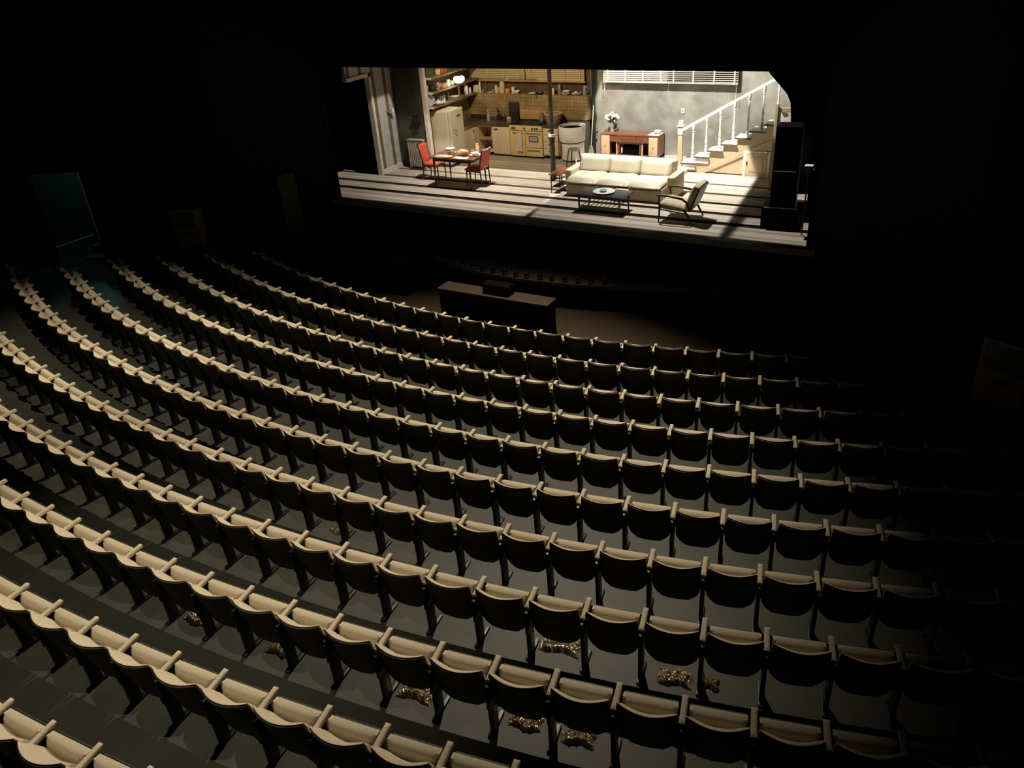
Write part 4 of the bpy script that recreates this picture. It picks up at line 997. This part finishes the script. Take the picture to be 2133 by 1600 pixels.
jug((-5.02, 5.02, .913), .24, .085, M['steel'], 'steel jug at the right rear of the stove', GW, 2.5)
jug((-4.90, 5.15, .897), .22, .06, M['clay'], 'brown jug between the steel jug and the basket', GW, 1.8)
t = thing('laundry_basket', 'large round wicker basket on the worktop behind the pole', 'basket', (-4.61, 4.92, .897), 0, GW)
MB().lathe([(0,0),(.17,0),(.225,.14),(.24,.27),(.225,.29),(.205,.27),(.19,.14),(.15,.03),(0,.03)], seg=28).build('woven_body', M['wicker'], t)
MB().lathe([(.205,.275),(.235,.27),(.24,.295),(.21,.3),(.205,.275)], seg=28).build('rim', M['cush'], t)
tag(MB().bb(-5.82,-4.98,5.215,5.238,.93,1.2,.006).build('wooden_backboard', M['woodt']), 'tan wooden board on the tiles behind the stove', 'board')
tag(MB().bb(-7.45,-6.9,5.2,5.238,.9,1.0,.004).build('dark_rack', M['dark']), 'low dark rack in the worktop corner', 'rack')  # plain dark slab set against the wall
for k, (x, h, m) in enumerate([(-6.62,.24,'plate'),(-6.54,.15,'plate')]): bottle((x, 4.94, .452), h, .03, M[m], ['taller white bottle inside the open kitchen cabinet', 'shorter white bottle inside the open kitchen cabinet'][k], 'bottles in the open cabinet')
# dining table
GT = 'china on the dining table'; ZD = .752
t_ = [(-6.22, 1.93)]
tag(MB().box((0,0,.004), (.30,.22,.008), .003).build('napkin', M['cloth'], loc=(-6.12, 1.62, ZD), rot=(0,0,.3)), 'grey folded napkin at the left end of the dining table', 'napkin', GT)
plate((-6.02, 1.90, ZD), .14, M['peach'], 'peach plate under the bowls at the left of the dining table', GT)
bowl((-6.02, 1.90, ZD+.027), .125, .06, M['peach'], 'lower peach bowl at the left of the dining table', GT)
bowl((-6.02, 1.90, ZD+.075), .12, .06, M['plate'], 'upper white bowl stacked at the left of the dining table', GT)
cup((-5.84, 1.73, ZD), .045, .12, M['plate'], 'white mug right of the stacked bowls', GT, True, 'mug')
plate((-5.86, 1.55, ZD), .12, M['peach'], 'peach plate at the front left of the dining table', GT)
bowl((-5.60, 1.82, ZD), .15, .1, M['peach'], 'big peach serving bowl in the middle of the dining table', GT)
tag(MB().sphere((0,0,0), .11, 14, 8, sc3=(1,.8,.5)).build('bread_loaf', M['peach'], loc=(-5.60, 1.82, ZD+.098)), 'pale bread loaf in the big serving bowl', 'bread', GT)
tag(MB().slab(lambda u, v: (-.2+.4*u, -.09+.18*v, .006+.006*math.sin(9*u+5*v)), lambda u, v: (-.2+.4*u, -.09+.18*v, .001), 10, 8).build('tea_cloth', M['plate'], loc=(-5.50, 1.555, ZD), rot=(0,0,-.05)), 'white cloth spread on the front of the dining table', 'cloth', GT)
cup((-5.43, 2.02, ZD), .045, .09, M['peach'], 'short peach cup right of the serving bowl', GT)
lat('milk_bottle', [(0,0),(.045,0),(.05,.15),(.03,.2),(.032,.23),(0,.23)], (-5.36, 2.14, ZD), M['peach'], 'pale upright bottle at the back of the dining table', 'bottle', GT)
plate((-5.26, 1.86, ZD), .14, M['plate'], 'large white plate at the right end of the dining table', GT)
bowl((-5.26, 1.86, ZD+.027), .10, .05, M['plate'], 'white bowl on the large plate at the table right end', GT)
for k, x in enumerate((-5.27, -5.22)):
    o = MB().box((0,0,.003), (.014,.2,.006), .002).build('knife' if k else 'fork', M['steel'], loc=(x, 1.57, ZD), rot=(0,0,-.15)); tag(o, ['steel fork lying near the right front table corner', 'steel knife lying near the right front table corner'][k], 'cutlery', GT)
# pendant lamp in the kitchen
t = thing('pendant_lamp', 'glowing white pendant lamp hanging before the kitchen corner', 'lamp', (-6.98, 4.05, 2.16))
MB().lathe([(0,-.085),(.08,-.08),(.15,-.02),(.15,.05),(.10,.09),(0,.095)], seg=24).build('lamp_shade', emit_mat('lamp_glow', (1,.97,.9), 6.0), t)
MB().cyl((0,0,.09), (0,0,1.2), .008, seg=6).build('cord', M['dark'], t); MB().lathe([(.0,.09),(.08,.095),(.06,.13),(0,.135)], seg=16).build('cap', M['dark'], t)

# ------------------------------------------------------------------ lights
def gobo(l, x0, x1, y0, y1, soft=.02, sk0=0.0, sk1=0.0, grad=None):
    """profile spot with four shutters: light leaves only inside the given tangent window; grad = soft beam profile along x or y"""
    l.use_nodes = True; nt = l.node_tree; em = nt.nodes['Emission']
    tc = N(nt, 'ShaderNodeTexCoord'); sp = N(nt, 'ShaderNodeSeparateXYZ'); nt.links.new(tc.outputs['Normal'], sp.inputs[0])
    az = math_node(nt, 'MULTIPLY', sp.outputs['Z'], -1.0)
    tx = math_node(nt, 'DIVIDE', sp.outputs['X'], az); ty = math_node(nt, 'DIVIDE', sp.outputs['Y'], az)
    txa = math_node(nt, 'ADD', tx, math_node(nt, 'MULTIPLY', ty, sk0)) if sk0 else tx
    txb = math_node(nt, 'ADD', tx, math_node(nt, 'MULTIPLY', ty, sk1)) if sk1 else tx
    out = None
    def ramp(v, f0, f1, t0, t1):
        mr = N(nt, 'ShaderNodeMapRange', interpolation_type='SMOOTHSTEP'); nt.links.new(v, mr.inputs['Value'])
        mr.inputs['From Min'].default_value = f0; mr.inputs['From Max'].default_value = f1; mr.inputs['To Min'].default_value = t0; mr.inputs['To Max'].default_value = t1
        return mr.outputs[0]
    fs = [ramp(txa, x0-soft, x0+soft, 0, 1), ramp(txb, x1-soft, x1+soft, 1, 0), ramp(ty, y0-soft, y0+soft, 0, 1), ramp(ty, y1-soft, y1+soft, 1, 0)]
    for ax, a, b, t0, t1 in (grad or []): fs.append(ramp(tx if ax == 'x' else ty, a, b, t0, t1))
    out = fs[0]
    for f in fs[1:]: out = math_node(nt, 'MULTIPLY', out, f)
    nt.links.new(out, em.inputs['Strength'])
def spot(name, loc, target, power, col, size=60, blend=.3, rad=.05, win=None, **kw):
    l = bpy.data.lights.new(name, 'SPOT'); l.energy = power; l.color = col; l.spot_size = math.radians(size); l.spot_blend = blend; l.shadow_soft_size = rad
    o = bpy.data.objects.new(name, l); COL.objects.link(o); o.location = loc
    if win is None: o.rotation_euler = (Vector(target)-Vector(loc)).to_track_quat('-Z', 'Y').to_euler()
    else: gobo(l, *win, **kw)
    return o
def point(name, loc, power, col, rad=.1):
    l = bpy.data.lights.new(name, 'POINT'); l.energy = power; l.color = col; l.shadow_soft_size = rad
    o = bpy.data.objects.new(name, l); COL.objects.link(o); o.location = loc; return o
# stage washes, hung above the set
spot('stage_spot_left', (-4.9, 1.3, 6.6), None, 3400, (1, .92, .80), 140, 0, .03, win=(-.76, .30, -.197, .32), soft=.01, grad=[('y', -.25, .2, .5, 1), ('x', -.6, .1, .4, 1)])
spot('stage_spot_right', (-1.2, 2.3, 6.6), None, 6500, (1, .955, .86), 150, 0, .03, win=(-.308, .3756, -.348, .45), soft=.01, sk0=.217, sk1=.0887, grad=[('y', -.35, .3, .25, 1), ('x', -.2, .25, .7, 1.15)])
spot('wall_spot', (-1.2, 2.3, 6.6), None, 4300, (1, .965, .87), 150, 0, .03, win=(-.47, .66, .45, .95), soft=.01)
spot('flat_spot', (-1.2, 2.3, 6.6), None, 3000, (1, .95, .83), 150, 0, .03, win=(.53, .75, .08, .45), soft=.01)  # added spot with no known lantern, only brightens the open door panel
spot('stage_spot_edge', (2.2, 1.4, 6.6), None, 1000, (1, .95, .86), 120, 0, .03, win=(-.075, .20, -.21, .0), soft=.01)
spot('kitchen_wash', (-4.6, .5, 5.2), (-5.7, 5.0, .9), 900, (1, .80, .52), 62, .5, .15)
point('pendant_bulb', (-6.98, 3.87, 2.05), 5, (1, .85, .6), .12)
# house work lights above the seating
HW_ = (1, .86, .66)
spot('house_light_centre', (-.9, -2.8, 8.7), (-1.3, -7.8, -.6), 5000, HW_, 74, .6, .06)
spot('house_light_left', (-7.4, -7.4, 7.6), (-7.3, -7.8, -.6), 1300, HW_, 58, .9, .05)
spot('house_light_rear', (-.6, -12.4, 7.8), (-.5, -12.4, 0), 900, HW_, 56, .9, .05)
lob = Vector(dpt(DOOR0+.9, .9, 2.2)); point('exit_lobby_light', lob, 11, (.4, 1, .78), .12)
spot('exit_sign_spill', dpt(DOOR0+.5, .5, 1.3), (-10.6, -5.9, -.8), 22, (.3, 1, .75), 30, .9, .05)
point('blue_spill_light', (6.2, -7.2, 2.6), .8, (.1, .35, 1), .1)
